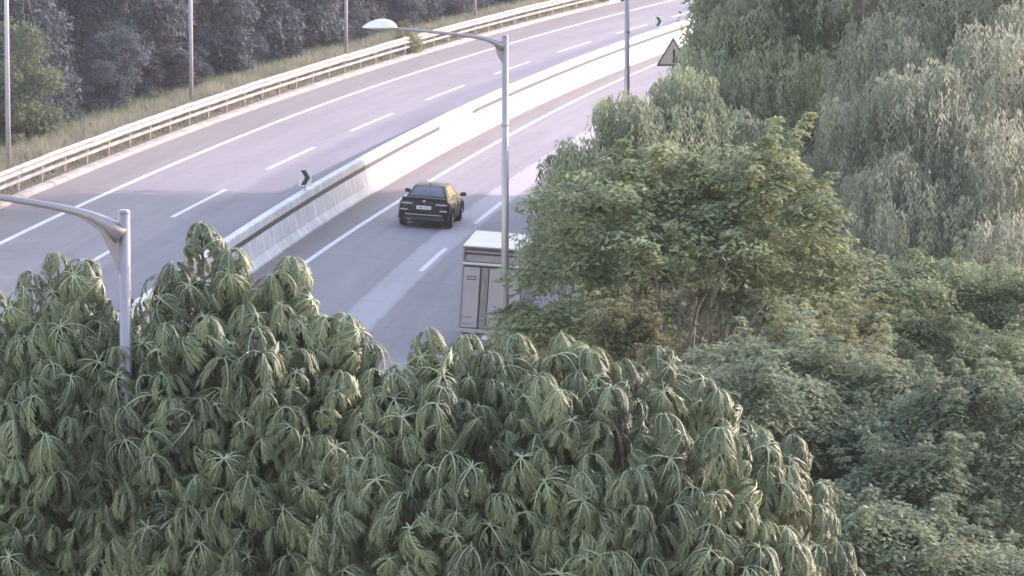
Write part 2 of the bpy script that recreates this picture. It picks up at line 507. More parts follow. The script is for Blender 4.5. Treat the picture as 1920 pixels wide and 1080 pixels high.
# lay-by beyond the end of the left guard rail
o = ribbon('road', 12.1, 19.5, 163, 240, -.012, M['road'], step=3, nt_=2, skirt=.4)
tag(o, 'paved lay-by opening beyond the far end of the left guard rail', kind='structure')

# left edge: kerb, dirt strip
o = sweep('kerb', [(12.08, -.3), (12.08, .10), (12.14, .13), (12.46, .13), (12.52, .09), (12.52, -.3)], -170, 160, 3, M['curb'])
tag(o, kind='structure')
o = ribbon('ground_strip', 12.5, 16.2, -170, 160, .04, M['dirt'], step=3, nt_=3, skirt=.4)
tag(o, 'strip of brown earth between the concrete kerb and the woods', kind='structure')
o = sweep('kerb', [(-11.2, -.3), (-11.2, .09), (-11.26, .12), (-11.5, .12), (-11.55, .08), (-11.55, -.5)], -170, 420, 3, M['curb'])
tag(o, kind='structure')

# ------------------------------------------------------------------ median barrier
root = empty('median_barrier', frame(0, 1.5))
tag(root, 'long white concrete median barrier with a grey band running along it', 'barrier')
root.matrix_world = Matrix.Identity(4)
# base wall: near face 1.2 -> 1.42, far face mirrored
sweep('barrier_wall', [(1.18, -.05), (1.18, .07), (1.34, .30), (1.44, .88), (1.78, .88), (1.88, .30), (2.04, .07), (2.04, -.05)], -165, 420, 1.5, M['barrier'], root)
sweep('barrier_band', [(1.462, .882), (1.462, 1.058), (1.758, 1.058), (1.758, .882)], -165, 420, 1.5, M['band'], root)
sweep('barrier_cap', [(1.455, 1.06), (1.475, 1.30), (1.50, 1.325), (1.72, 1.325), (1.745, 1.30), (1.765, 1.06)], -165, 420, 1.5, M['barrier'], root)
pl = sweep('marker_plate', [(1.446, .886), (1.446, 1.052), (1.459, 1.052), (1.459, .886)], 41.5, 51.0, .95, M['white'], root)
pl['label'] = 'white plate with a row of slanted dark marks over the grey band'
rr = random.Random(4)
mb = MB()
for i in range(17):
    s_ = 42.0 + i * .53
    for q in ((0, .0), (rr.choice((.12, .18)), rr.uniform(-.02, .02))):
        if q[0] and rr.random() < .4: continue
        a = W(s_ + q[0], 1.440, .905); b_ = W(s_ + q[0] + .16 + q[1], 1.440, 1.035)
        d = W(s_ + q[0] + .09, 1.440, .905) - a
        nrm = np.array([.004, -.004, 0])
        V = [a, a + d, b_ + d, b_, a + nrm, a + d + nrm, b_ + d + nrm, b_ + nrm]
        mb.add(V, [(0, 1, 2, 3), (7, 6, 5, 4), (0, 4, 5, 1), (2, 6, 7, 3), (1, 5, 6, 2), (0, 3, 7, 4)])
mb.build('plate_marks', M['black'], pl)

# chevron signs on the barrier
def chevron(s_, label, yaw=0.0):
    r = empty('chevron_sign', frame(s_, 1.60, 1.325, yaw, False))
    tag(r, label, 'sign', 'chevron signs on the median barrier')
    MB().tube([(0, .03, 0), (0, .03, .72)], .022, 8).build('post', M['pole'], r)
    MB().box((0, .03, .01), (.16, .16, .02)).build('base_plate', M['pole'], r)
    MB().box((0, 0, .44), (.45, .012, .60), .0).build('board', M['white'], r)
    MB().prism([(-.15, .70), (.02, .70), (.18, .44), (.02, .18), (-.15, .18), (.0, .44)], -.011, -.0075).build('chevron', M['black'], r)
    return r
chevron(7.4, 'chevron sign standing on the shaded part of the median barrier near the dark sedan', -.10)
chevron(114.5, 'distant chevron sign on the sunlit far part of the median barrier', -.1)

# ------------------------------------------------------------------ left guard rail
gr = empty('guard_rail', Matrix.Identity(4))
tag(gr, 'galvanised steel guard rail with two beams along the far left roadside', 'guard rail')
SEG = 4.0
def beam_mesh(prof, L):
    m = MB(); m.loft([[(x, -.04, z) for x, z in prof], [(x, L + .05, z) for x, z in prof]], cap=True)
    return mesh('beam', m.V, m.F)
# local x to the right = towards the road; W shaped upper beam, channel lower rail
wprof = [(0, .98), (.03, .96), (.09, .90), (.085, .86), (.02, .80), (.015, .77), (.085, .71), (.09, .67), (.03, .61), (0, .59)]
wprof += [(x - .006, z) for x, z in wprof[::-1]]
wb = beam_mesh(wprof, SEG); wb.materials.append(M['steel'])
lb = beam_mesh([(.0, .48), (.075, .48), (.075, .37), (.0, .37)], SEG); lb.materials.append(M['steel'])
pm_ = MB(); pm_.box((-.07, 0, .44), (.11, .08, .96)); pm_.box((-.008, 0, .78), (.012, .30, .26))
pmesh = mesh('post', pm_.V, pm_.F); pmesh.materials.append(M['steel_rust'])
s_ = -60.0
rr = random.Random(8)
while s_ < 156:
    mt = frame(s_, 12.72, .03, 0, True)
    for nm, me in (('beam', wb), ('lower_rail', lb), ('post', pmesh)):
        o = bpy.data.objects.new(nm, me); COL.objects.link(o); o.parent = gr
        mm = mt.copy()
        if nm == 'beam': mm = mm @ Matrix.Translation((rr.uniform(-.008, .008), 0, rr.uniform(-.012, .012)))
        o.matrix_world = mm
    s_ += SEG
mb = MB(); mb.box((0, .6, .42), (.5, 1.9, .85), .06)
o = mb.build('concrete_block', M['white']); o.matrix_world = frame(158.5, 12.7, .1)
tag(o, 'white concrete block closing the far end of the left guard rail', 'block')

# right guard rail, mostly behind foliage
gr2 = empty('guard_rail', Matrix.Identity(4))
tag(gr2, 'steel guard rail behind the trees along the right hand shoulder', 'guard rail')
s_ = -60.0
while s_ < 156:
    mt = frame(s_ + SEG, -11.75, .0, PI, True)
    for nm, me in (('beam', wb), ('post', pmesh)):
        o = bpy.data.objects.new(nm, me); COL.objects.link(o); o.parent = gr2; o.matrix_world = mt
    s_ += SEG

# ------------------------------------------------------------------ lamp posts
def lamp_post(pos, H, azim, arm_len, label, group, rb=.105, rt=.062, rise=.34, gus=1.0, pm='pole'):
    """pos = foot; arm points along azim (world angle of +x)"""
    r = empty('street_lamp', Matrix.Translation(pos) @ Matrix.Rotation(azim, 4, 'Z'))
    tag(r, label, 'street lamp', group)
    MB().tube([(0, 0, 0), (0, 0, H * .5), (0, 0, H)], [rb, (rb + rt) / 2, rt], 12).build('pole', M[pm], r, True)
    MB().tube([(0, 0, H), (0, 0, H + .03)], [rt + .008, rt * .8], 12).build('pole_cap', M['pole'], r)
    MB().box((0, 0, .03), (.42, .42, .06), .01).build('base_plate', M['pole'], r)
    MB().box((0, -rb - .002, .9), (.13, .02, .40), .005).build('access_door', M['pole'], r)
    MB().tube([(0, 0, H - 2.05), (0, 0, H - 2.0)], rt + .012, 12).build('collar', M['pole'], r)
    # arm with a flared root
    P = []; R = []
    zt = H - .10
    for u in np.linspace(0, 1, 14):
        x = rt * .6 + u * arm_len
        P.append((x, 0, zt + rise * (u ** .8) - .34 * gus * math.exp(-u * 11) * .55)); R.append(.046 - .014 * u + .10 * gus * math.exp(-u * 11) * .8)
    MB().tube(P, R, 10).build('arm', M['pole'], r, True)
    # gusset web under the arm root
    m = MB()
    pts = [(rt * .7, H - .12), (.55 * gus + .1, zt + rise * .25), (.30 * gus, zt - .12), (.14 * gus + rt * .5, zt - .38), (rt * .7, H - .80 * gus)]
    m.loft([[(x, -.028, z) for x, z in pts], [(x, .028, z) for x, z in pts]])
    m.build('gusset', M['pole'], r)
    # head
    ax, az = arm_len + .02, zt + rise
    n = 16; rings = []
    L, Wd, Hh = .80, .17, .20
    for i in range(n + 1):
        u = i / n
        prof = (math.sin(PI * min(1, u * 1.0)) ** .55)
        wd = max(.012, Wd * prof); hh = max(.01, Hh * (math.sin(PI * (u ** .8)) ** .7))
        ring = []
        for k in range(13):
            a = PI * k / 12
            ring.append((ax + u * L, wd * math.cos(a), az + hh * math.sin(a) + .02 + .05 * u * 0))
        rings.append(ring)
    h = MB(); h.loft(rings, True, False); h.build('lamp_head', M['lamp_shell'], r, True)
    rings = []
    for i in range(n + 1):
        u = i / n; wd = max(.01, Wd * .93 * math.sin(PI * u) ** .55); dd = .06 * math.sin(PI * u) ** .7
        rings.append([(ax + .02 + u * (L - .04), wd * math.cos(PI * k / 10), az + .018 - dd * math.sin(PI * k / 10)) for k in range(11)])
    h = MB(); h.loft(rings, True, False); h.build('lamp_lens', M['lens'], r, True)
    return r

def at(px, py, D):
    """world point seen at photo pixel (1920 wide) at forward distance D (metres along Y)"""
    c, s = math.cos(.11374), math.sin(.11374)
    a = (px - 960) / 8523.21; b_ = (540 - py) / 8523.21
    dy = c + b_ * s; dz = -s + b_ * c
    k = D / dy
    return Vector((a * k, D, CAM_H + dz * k))
def post_at(px, ptop, D, *a, **k):
    p = at(px, ptop, D); g = gz(p.x, p.y)
    return lamp_post((p.x, p.y, g), p.z - g, *a, **k)
GL = 'street lamps along the right hand shoulder'
post_at(233, 398, 53, PI + .06, 2.3, 'nearest street lamp, its pole rising from the drooping leaves at left', GL, rb=.10, rt=.066, rise=.42, gus=.95)
post_at(947, 68, 103, PI + .02, 2.42, 'street lamp in the middle, its pole passing in front of the box truck', GL, rb=.095, rt=.075, rise=.28, gus=.8)
post_at(1176, -62, 142, PI + .02, 2.42, 'street lamp whose pole stands between the median barrier and the drooping trees', GL, rb=.10, rt=.08, rise=.28, gus=.8)
GL2 = 'street lamps beyond the left guard rail'
for sx, lab in ((18.6, 'street lamp beyond the left guard rail, closest to the leafy green tree'),
                (54.5, 'street lamp beyond the left guard rail, second from the near end'),
                (90.5, 'street lamp beyond the left guard rail, just before the shrub on the rail'),
                (127.5, 'farthest street lamp beyond the left guard rail')):
    tt = 14.6 if sx < 30 else 14.9 if sx < 80 else 14.85 if sx < 100 else 15.1
    p = W(sx, tt, 0)
    th = float(np.interp(sx, _s, _th))
    lamp_post((p[0], p[1], p[2]), 10.0, -th + .05, 2.4, lab, GL2, rb=.10, rt=.075, rise=.3, gus=.8, pm='pole_pale')

# ------------------------------------------------------------------ triangular warning sign
p = at(1262, 124, 165)
r = empty('warning_sign', Matrix.Translation((p.x, p.y, gz(p.x, p.y))) @ Matrix.Rotation(.02, 4, 'Z'))
tag(r, 'triangular warning sign with faded cream face beside the drooping trees', 'sign')
g = p.z - gz(p.x, p.y)
MB().tube([(0, .06, 0), (0, .06, g + .95)], .045, 10).build('post', M['pole'], r)
def tri_poly(hw, z0, h, cut=.05):
    return [(-hw + cut, z0), (hw - cut, z0), (hw - cut * .3, z0 + cut * .6), (cut * .4, z0 + h - cut * .2), (-cut * .4, z0 + h - cut * .2), (-hw + cut * .3, z0 + cut * .6)]
MB().prism(tri_poly(.62, g, 1.04), -.006, .006).build('board', M['sign_red'], r)
MB().prism(tri_poly(.50, g + .075, .84), -.010, -.0065).build('sign_face', M['sign_yellow'], r)
mb = MB()
mb.prism([(-.03, g + .12), (.06, g + .12), (.07, g + .60), (-.01, g + .62)], -.0135, -.0105)
mb.prism([(.09, g + .12), (.30, g + .12), (.17, g + .26), (.11, g + .40)], -.0135, -.0105)
mb.build('sign_symbol', M['black'], r)

# ------------------------------------------------------------------ sedan
def build_sedan():
    r = empty('sedan', frame(10.15, -2.17, .0))
    tag(r, 'dark sedan driving away in the left lane beside the median barrier', 'car')
    # local: x right, y forward (0 = rear bumper), z up
    st = [  # y, half width, z bottom, z side top (shoulder), z centre top
        (0.00, .74, .50, .78, .80), (0.03, .84, .36, .92, .96), (0.10, .885, .27, 1.00, 1.055), (0.22, .905, .23, 1.015, 1.085),
        (0.75, .925, .20, .985, 1.05), (1.15, .93, .20, .965, 1.00), (2.3, .93, .19, .94, .96), (3.5, .93, .19, .93, .96),
        (3.85, .93, .20, .91, .97), (4.35, .905, .22, .84, .90), (4.68, .87, .26, .74, .80), (4.84, .80, .34, .64, .70), (4.90, .68, .42, .56, .60)]
    rings = []
    for y, hw, zb, zs, zc in st:
        H = zs - zb
        half = [(0, zb), (hw * .80, zb), (hw * .955, zb + .06), (hw * .985, zb + H * .35), (hw, zb + H * .62), (hw * .985, zb + H * .84), (hw * .93, zb + H * .97), (hw * .84, zs + (zc - zs) * .35), (hw * .5, zs + (zc - zs) * .85), (0, zc)]
        ring = [(x, y, z) for x, z in half] + [(-x, y, z) for x, z in half[-2:0:-1]]
        rings.append(ring)
    m = MB(); m.loft(rings); body = m.build('body', M['car_paint'], r, True)
    # greenhouse frame and glass: panels from corner points, glass inset and 6 mm proud
    def bil(c, u, v, bul, nrm):
        a = Vector(c[0]).lerp(Vector(c[1]), u); b_ = Vector(c[3]).lerp(Vector(c[2]), u)
        p = a.lerp(b_, v)
        return p + nrm * bul * (4 * u * (1 - u)) * (4 * v * (1 - v)) ** .5
    cab = MB()
    def panel(c, bul=.03, n=6):
        nrm = (Vector(c[1]) - Vector(c[0])).cross(Vector(c[3]) - Vector(c[0])).normalized()
        V = [bil(c, i / n, j / n, bul, nrm) for j in range(n + 1) for i in range(n + 1)]
        F = [(j * (n + 1) + i, j * (n + 1) + i + 1, (j + 1) * (n + 1) + i + 1, (j + 1) * (n + 1) + i) for j in range(n) for i in range(n)]
        cab.add(V, F)
    def glass(name, c, u0, u1, v0, v1, bul=.03, off=.008, n=6, mat='glass'):
        nrm = (Vector(c[1]) - Vector(c[0])).cross(Vector(c[3]) - Vector(c[0])).normalized()
        V = []
        for j in range(n + 1):
            for i in range(n + 1):
                V.append(bil(c, u0 + (u1 - u0) * i / n, v0 + (v1 - v0) * j / n, bul, nrm) + nrm * off)
        F = [(j * (n + 1) + i, j * (n + 1) + i + 1, (j + 1) * (n + 1) + i + 1, (j + 1) * (n + 1) + i) for j in range(n) for i in range(n)]
        k = len(V)
        V2 = [v - nrm * (off - .002) for v in V]
        q = MB(); q.add(V, F); q.add(V2, [f[::-1] for f in F])
        return q.build(name, M[mat], r, True)
    rb = [(-.72, .66, 1.055), (.72, .66, 1.055), (.53, 1.50, 1.40), (-.53, 1.50, 1.40)]
    rf = [(-.53, 1.50, 1.40), (.53, 1.50, 1.40), (.55, 2.80, 1.42), (-.55, 2.80, 1.42)]
    ws = [(-.55, 2.80, 1.42), (.55, 2.80, 1.42), (.76, 3.72, .955), (-.76, 3.72, .955)]
    sr = [(.80, .62, 1.045), (.885, 3.60, .93), (.60, 2.85, 1.425), (.585, 1.42, 1.405)]
    sr = [(.745, .66, 1.035), (.80, 3.72, .94), (.55, 2.80, 1.42), (.53, 1.50, 1.40)]
    sl = [(-.80, 3.72, .94), (-.745, .66, 1.035), (-.53, 1.50, 1.40), (-.55, 2.80, 1.42)]
    panel(rb, .04); panel(rf, .05); panel(ws, .04); panel(sr, .02); panel(sl, .02)
    cab.build('roof', M['car_paint'], r, True)
    glass('rear_window', rb, .075, .925, .07, .86, .04)
    glass('windscreen', ws, .07, .93, .08, .95, .04)
    for nm, c in (('right', sr), ('left', sl)):
        if nm == 'right': spans = ((.17, .42), (.445, .80))
        else: spans = ((.20, .555), (.58, .83))
        for a, b_ in spans: glass('side_window', c, a, b_, .08, .88, .02, .007)
    # chrome line round side windows, sills
    for c in (sr,):
        pass
    for sx in (1, -1):
        MB().tube([(sx * .765, .75, 1.030), (sx * .80, 2.2, .985), (sx * .82, 3.5, .945)], .009, 5).build('window_trim', M['chrome'], r)
        # mirrors
        m = MB(); m.box((sx * 1.01, 3.28, 1.02), (.20, .12, .14), .03); m.box((sx * .90, 3.30, .97), (.10, .05, .04))
        m.build('mirror', M['black_plastic'], r, False)
        # door handles
        for yy in (1.75, 2.75):
            MB().box((sx * .935, yy, .80), (.03, .18, .03), .008).build('door_handle', M['chrome'], r)
    # door seams
    for sx in (1, -1):
        for yy in (1.42, 2.42, 3.42):
            MB().box((sx * .921, yy, .60), (.02, .014, .56)).build('door_seam', M['black'], r)
    # trunk lid line, spoiler lip
    m = MB(); m.loft([[(x, .04 + .03 * abs(x) ** 2, 1.065 - .03 * abs(x)), (x, .22, 1.115 - .04 * abs(x) ** 2), (x, .24, 1.06), (x, .10, 1.03)] for x in np.linspace(-.80, .80, 9)])
    m.build('trunk_lip', M['car_paint'], r, True)
    MB().box((0, .075, .905), (1.42, .02, .012)).build('trunk_seam', M['black'], r)
    # badge
    b_ = MB(); b_.tube([(-.055, -.0, 0), (.055, -.0, 0)], .012, 6); b_.tube([(0, .02, .965), (0, .008, .965)], .055, 16)
    b_ = MB(); b_.tube([(0, .055, .955), (0, .035, .955)], [.058, .052], 16); b_.build('badge', M['chrome'], r, True)
    # lamps
    for sx in (1, -1):
        m = MB(); m.loft([[(sx * .40, -.004, .86), (sx * .40, .03, .86), (sx * .40, .035, .905), (sx * .40, .004, .905)],
                          [(sx * .70, .005, .845), (sx * .70, .05, .845), (sx * .70, .06, .93), (sx * .70, .02, .93)],
                          [(sx * .86, .07, .82), (sx * .84, .12, .82), (sx * .83, .13, .95), (sx * .85, .07, .95)],
                          [(sx * .915, .26, .83), (sx * .88, .26, .83), (sx * .87, .28, .95), (sx * .905, .28, .95)]])
        tl = m.build('tail_lamp', M['redlamp'], r, False)
        MB().box((sx * .62, .004, .882), (.40, .03, .035), .008).build('lamp_strip', M['clearlamp'], tl)
        MB().box((sx * .70, .012, .66), (.26, .05, .05), .01).build('reflector', M['clearlamp'], r)
        MB().box((sx * .52, .05, .33), (.20, .10, .05), .01).build('exhaust', M['chrome'], r)
    # plate
    pl = MB().box((0, -.018, .755), (.52, .014, .125), .004).build('number_plate', M['plate'], r)
    m = MB()
    x = -.20
    for wdt in (.04, .04, .045, .0, .04, .04, .04, .04):
        if wdt == 0: x += .05; continue
        if wdt == .045: m.box((x + .02, -.027, .755), (.05, .003, .05)); x += .06; continue
        m.box((x + .02, -.027, .775), (.03, .003, .012)); m.box((x + .03, -.027, .755), (.01, .003, .05)); m.box((x + .015, -.027, .738), (.02, .003, .010)); x += .052
    m.build('plate_characters', M['black_plastic'], pl)
    MB().box((0, -.006, .50), (1.30, .03, .03), .008).build('bumper_trim', M['chrome'], r)
    m = MB(); m.box((0, .06, .37), (1.45, .12, .16), .03); m.build('diffuser', M['black_plastic'], r)
    MB().box((0, .35, .90), (1.0, .02, .01))
    # wheels
    for sx in (1, -1):
        for yy in (.98, 3.82):
            rings = []
            for rr_, xx in ((.20, .70), (.315, .70), (.335, .735), (.335, .895), (.315, .93), (.235, .935), (.22, .915)):
                rings.append([(sx * xx, yy + rr_ * math.cos(2 * PI * k / 24), .335 + rr_ * math.sin(2 * PI * k / 24)) for k in range(24)])
            m = MB(); m.loft(rings, True); ty = m.build('wheel', M['rubber'], r, False)
            q = MB(); q.tube([(sx * .905, yy, .335), (sx * .928, yy, .335)], [.225, .05], 24)
            for k in range(5):
                a = 2 * PI * k / 5
                q.tube([(sx * .935, yy + .04 * math.cos(a), .335 + .04 * math.sin(a)), (sx * .93, yy + .22 * math.cos(a), .335 + .22 * math.sin(a))], [.03, .022], 6)
            q.build('rim', M['rim'], ty, False)
            # arch
            pts = [(sx * .936, yy + .40 * math.cos(a), .345 + .40 * math.sin(a)) for a in np.linspace(-.15, PI + .15, 15)]
            MB().tube(pts, .03, 6, True).build('wheel_arch', M['black'], r, True)
    MB().tube([(.2, 1.5, 1.44), (.2, 1.42, 1.50)], .02, 6)
    m = MB(); m.loft([[(-.02, 1.62, 1.44), (.02, 1.62, 1.44), (.02, 1.50, 1.44), (-.02, 1.50, 1.44)], [(-.006, 1.53, 1.51), (.006, 1.53, 1.51), (.006, 1.50, 1.51), (-.006, 1.50, 1.51)]])
    m.build('antenna', M['car_paint'], r)
build_sedan()

# ------------------------------------------------------------------ box truck
def build_truck():
    r = empty('box_truck', frame(-22.6, -7.62, .0))
    tag(r, 'white box truck standing on the right shoulder behind the lamp pole', 'truck')
    Wd, L, z0, z1 = 1.80, 4.2, .62, 3.02
    hw = Wd / 2
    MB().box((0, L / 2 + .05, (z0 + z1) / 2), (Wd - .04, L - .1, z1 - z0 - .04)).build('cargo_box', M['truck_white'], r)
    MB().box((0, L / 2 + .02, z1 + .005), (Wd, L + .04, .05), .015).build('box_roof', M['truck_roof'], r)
    # rear frame
    for sx in (-1, 1):
        MB().box((sx * (hw - .03), -.02, (z0 + z1) / 2 - .02), (.06, .10, z1 - z0 - .06), .01).build('corner_post', M['truck_grey'], r)
        MB().box((sx * (hw - .075), -.045, z1 - .22), (.04, .05, .12), .008).build('marker_lamp', M['redlamp'], r)
        MB().box((sx * (hw + .006), L / 2, z0 + .05), (.02, L, .10)).build('side_rail', M['truck_grey'], r)
        MB().box((sx * (hw + .004), L / 2, z1 - .06), (.02, L, .09)).build('side_rail', M['truck_grey'], r)
    MB().box((0, -.02, z1 - .07), (Wd - .13, .09, .05), .01).build('top_frame', M['truck_dark'], r)
    MB().box((0, .015, z1 - .135), (Wd - .13, .05, .06), .01).build('rain_rail', M['truck_white'], r)
    MB().box((0, -.005, z1 - .20), (Wd - .16, .03, .035), .005).build('top_seal', M['truck_dark'], r)
    MB().box((0, .01, z1 - .32), (Wd - .16, .03, .20), .01).build('head_panel', M['truck_grey'], r)
    MB().box((0, -.055, z1 - .47), (Wd - .06, .07, .07), .012).build('door_header', M['truck_roof'], r)
    MB().box((0, -.03, z1 - .545), (Wd - .16, .04, .05), .01).build('door_seal', M['truck_dark'], r)
    zt = z1 - .575; zb = z0 + .12
    dh = zt - zb; dz = (zt + zb) / 2
    MB().box((-.60, -.035, dz), (.46, .04, dh), .012).build('door_panel', M['truck_white'], r)
    MB().box((-.235, .012, dz), (.25, .03, dh), .008).build('door_recess', M['truck_grey'], r)
    MB().box((.10, -.035, dz), (.40, .04, dh), .012).build('door_panel', M['truck_white'], r)
    MB().box((.56, -.035, dz), (.48, .04, dh), .012).build('door_panel', M['truck_white'], r)
    for xx in (-.345, -.125):
        MB().box((xx, -.028, dz), (.022, .05, dh), .006).build('door_seal', M['truck_dark'], r)
    for xx in (-.26, .36):
        MB().tube([(xx, -.075, zb - .02), (xx, -.075, zt + .02)], .013, 8).build('lock_bar', M['steel'], r)
        MB().box((xx + .07, -.08, zb + .45), (.18, .03, .05), .008).build('lock_handle', M['steel'], r)
    st = MB().box((-.60, -.060, zt - .30), (.27, .006, .10)).build('sticker', M['black_plastic'], r)
    m = MB()
    for k in range(6): m.box((-.60 - .10 + .04 * k, -.0645, zt - .30), (.022, .002, .05 if k % 2 else .035))
    m.build('sticker_lettering', M['white'], st)
    for zz in (zb + .12, zb + .30):
        for sx in (-1, 1): MB().box((sx * .66, -.07, zz), (.26, .02, .035), .006).build('hinge', M['truck_grey'], r)
    MB().box((0, -.04, z0 + .03), (Wd - .02, .14, .12), .02).build('rear_sill', M['truck_white'], r)
    bp = MB().box((0, -.10, .50), (Wd - .12, .12, .12), .02).build('bumper', M['truck_grey'], r)
    for sx in (-1, 1):
        MB().box((sx * .66, -.17, .50), (.26, .03, .09), .01).build('tail_lamp', M['redlamp'], r)
        MB().box((sx * .62, .55, .38), (.34, .03, .32), .01).build('mud_flap', M['rubber'], r)
    MB().box((0, -.175, .50), (.44, .012, .11), .0).build('number_plate', M['plate'], r)
    m = MB()
    for sx in (-1, 1): m.box((sx * .36, L / 2 + .2, .52), (.10, L + 1.0, .16))
    m.build('chassis', M['truck_dark'], r)
    for sx in (-1, 1):
        for yy, x0, x1 in ((1.05, .46, .84), (5.15, .60, .82)):
            m = MB(); m.tube([(sx * x0, yy, .33), (sx * x1, yy, .33)], .33, 20); wv = m.build('wheel', M['rubber'], r)
            MB().tube([(sx * (x1 - .01), yy, .33), (sx * (x1 + .012), yy, .33)], [.20, .16], 16).build('rim', M['steel'], wv)
    # cab
    m = MB()
    prof = [(4.42, .48), (4.42, 1.96), (4.60, 2.02), (5.45, 2.0), (5.98, 1.22), (6.08, 1.10), (6.10, .48)]
    m.loft([[(x, y, z) for y, z in prof] for x in (-.84, -.80, .80, .84)])
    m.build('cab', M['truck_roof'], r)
    MB().loft([[(-.72, 5.51, 1.95), (.72, 5.51, 1.95), (.72, 5.53, 1.97), (-.72, 5.53, 1.97)], [(-.76, 5.97, 1.26), (.76, 5.97, 1.26), (.76, 5.99, 1.28), (-.76, 5.99, 1.28)]]).build('windscreen', M['glass'], r)
    for sx in (-1, 1):
        MB().box((sx * .845, 5.15, 1.55), (.02, .80, .55), .005).build('side_window', M['glass'], r)
        MB().box((sx * 1.02, 5.75, 1.5), (.16, .06, .30), .02).build('mirror', M['black_plastic'], r)
build_truck()

# ------------------------------------------------------------------ foliage
RNG = np.random.default_rng(11)
def unit(v): return v / np.maximum(1e-9, np.linalg.norm(v, axis=-1, keepdims=True))

def leaflets(base, dirn, length, width, normal, droop=.25):
    """each leaflet two long triangles folded on its midrib; arrays (N,3),(N,)"""
    n = len(base)
    side = unit(np.cross(dirn, normal))
    L = length[:, None]; Wd = width[:, None]
    tip = base + dirn * L - np.array([0, 0, 1.0]) * L * droop
    mid = base + dirn * L * .45 - np.array([0, 0, 1.0]) * L * droop * .25
    fold = normal * Wd * .22
    a = mid + side * Wd / 2 - fold; b = mid - side * Wd / 2 - fold
    V = np.stack([base, a, tip, b], 1).reshape(-1, 3)
    i = np.arange(n)[:, None] * 4
    F = np.concatenate([i + np.array([[0, 1, 2]]), i + np.array([[0, 2, 3]])], 1).reshape(-1, 3)
    return V, F

def rosette_mesh(name, seed, n_leaf=11, L0=.52, lod=1.0):
    """umbrella of arching, drooping pinnate leaves round a shoot tip"""
    R = np.random.default_rng(seed)
    Vs, Fs, Ts, Ms = [], [], [], []
    off = 0
    for k in range(n_leaf):
        az = 2 * PI * (k * .382 + R.uniform(-.09, .09))
        L = L0 * R.uniform(.60, 1.15)
        e0 = R.uniform(.10, 1.05); e1 = -R.uniform(1.05, 1.5)
        n = 9
        P = [np.zeros(3)]; D = []
        azw = az
        for i in range(n):
            u = (i + .5) / n
            e = e0 + (e1 - e0) * min(1, u * R.uniform(1.25, 1.5)) ** .8
            azw += R.uniform(-.06, .06)
            d = np.array([math.cos(azw) * math.cos(e), math.sin(azw) * math.cos(e), math.sin(e)])
            D.append(d); P.append(P[-1] + d * L / n)
        P = np.array(P); D = np.array(D + [D[-1]])
        up = np.array([0, 0, 1.0])
        sd = np.array([-math.sin(az), math.cos(az), 0])
        nr = unit(np.cross(D, sd[None])); nr *= np.sign((nr @ np.array([math.cos(az) * .5, math.sin(az) * .5, 1.0])))[:, None]
        B, DD, LL, WW, NN = [], [], [], [], []
        for i in range(2, n + 1):
            u = i / n
            for sg in (-1, 1):
                prof = (.55 + .9 * u * (1.25 - u) * 1.6)
                d = unit(D[i] * .8 + sg * sd * .80 + np.array([0, 0, -.35]) + R.normal(0, .16, 3))
                B.append(P[i]); DD.append(d); LL.append(.104 * prof * R.uniform(.75, 1.2)); WW.append(.026 * R.uniform(.75, 1.3)); NN.append(unit(nr[i] + sg * sd * .35))
        B.append(P[-1]); DD.append(D[-1]); LL.append(.11); WW.append(.03); NN.append(nr[-1])
        V, F = leaflets(np.array(B), np.array(DD), np.array(LL), np.array(WW), np.array(NN), .30)
        Vs.append(V); Fs.append(F + off); off += len(V)
        lt = R.uniform(0, .7)
        Ts.append(np.repeat(lt + R.uniform(0, .3, len(B)), 2)); Ms.append(np.zeros(len(F), int))
        # midrib strip
        wv = np.linspace(.0070, .0028, n + 1)[:, None]
        r1 = P + sd * wv + nr * .004; r2 = P - sd * wv + nr * .004
        V = np.concatenate([r1, r2]); q = np.arange(n)
        F = np.concatenate([np.stack([q, q + 1, q + n + 2], 1), np.stack([q, q + n + 2, q + n + 1], 1)])
        Vs.append(V); Fs.append(F + off); off += len(V); Ts.append(np.full(len(F), .5)); Ms.append(np.ones(len(F), int))
    V = np.concatenate(Vs); F = np.concatenate(Fs)
    me = tri_mesh(name, V, F, np.concatenate(Ts), np.concatenate(Ms))
    me.materials.append(M['leaf_fg']); me.materials.append(M['rib_fg'])
    me['_n'] = len(F)
    return me, V, F, np.concatenate(Ts), np.concatenate(Ms)

ROS = [rosette_mesh('leaf_spray', 100 + k, n_leaf=8 + k % 4, L0=.38) for k in range(10)]

def rotmats(az, tilt, taz, sc):
    """N matrices: spin az, then tilt towards azimuth taz"""
    out = []
    for a, t, b, s in zip(az, tilt, taz, sc):
        out.append(np.array(Matrix.Rotation(t, 3, Vector((-math.sin(b), math.cos(b), 0))) @ Matrix.Rotation(a, 3, 'Z')) * s)
    return np.array(out)

def tube_path(p0, p1, bend, n=6, seed=0):
    R = random.Random(seed)
    p0 = Vector(p0); p1 = Vector(p1); d = p1 - p0
    pts = []
    sidev = Vector((R.uniform(-1, 1), R.uniform(-1, 1), 0))
    for i in range(n + 1):
        u = i / n
        p = p0.lerp(p1, u)
        p += sidev * bend * d.length * math.sin(PI * u) * .5
        p += Vector((R.uniform(-1, 1), R.uniform(-1, 1), R.uniform(-.5, .5))) * d.length * .012 * (1 if 0 < i < n else 0)
        pts.append(p)
    return pts

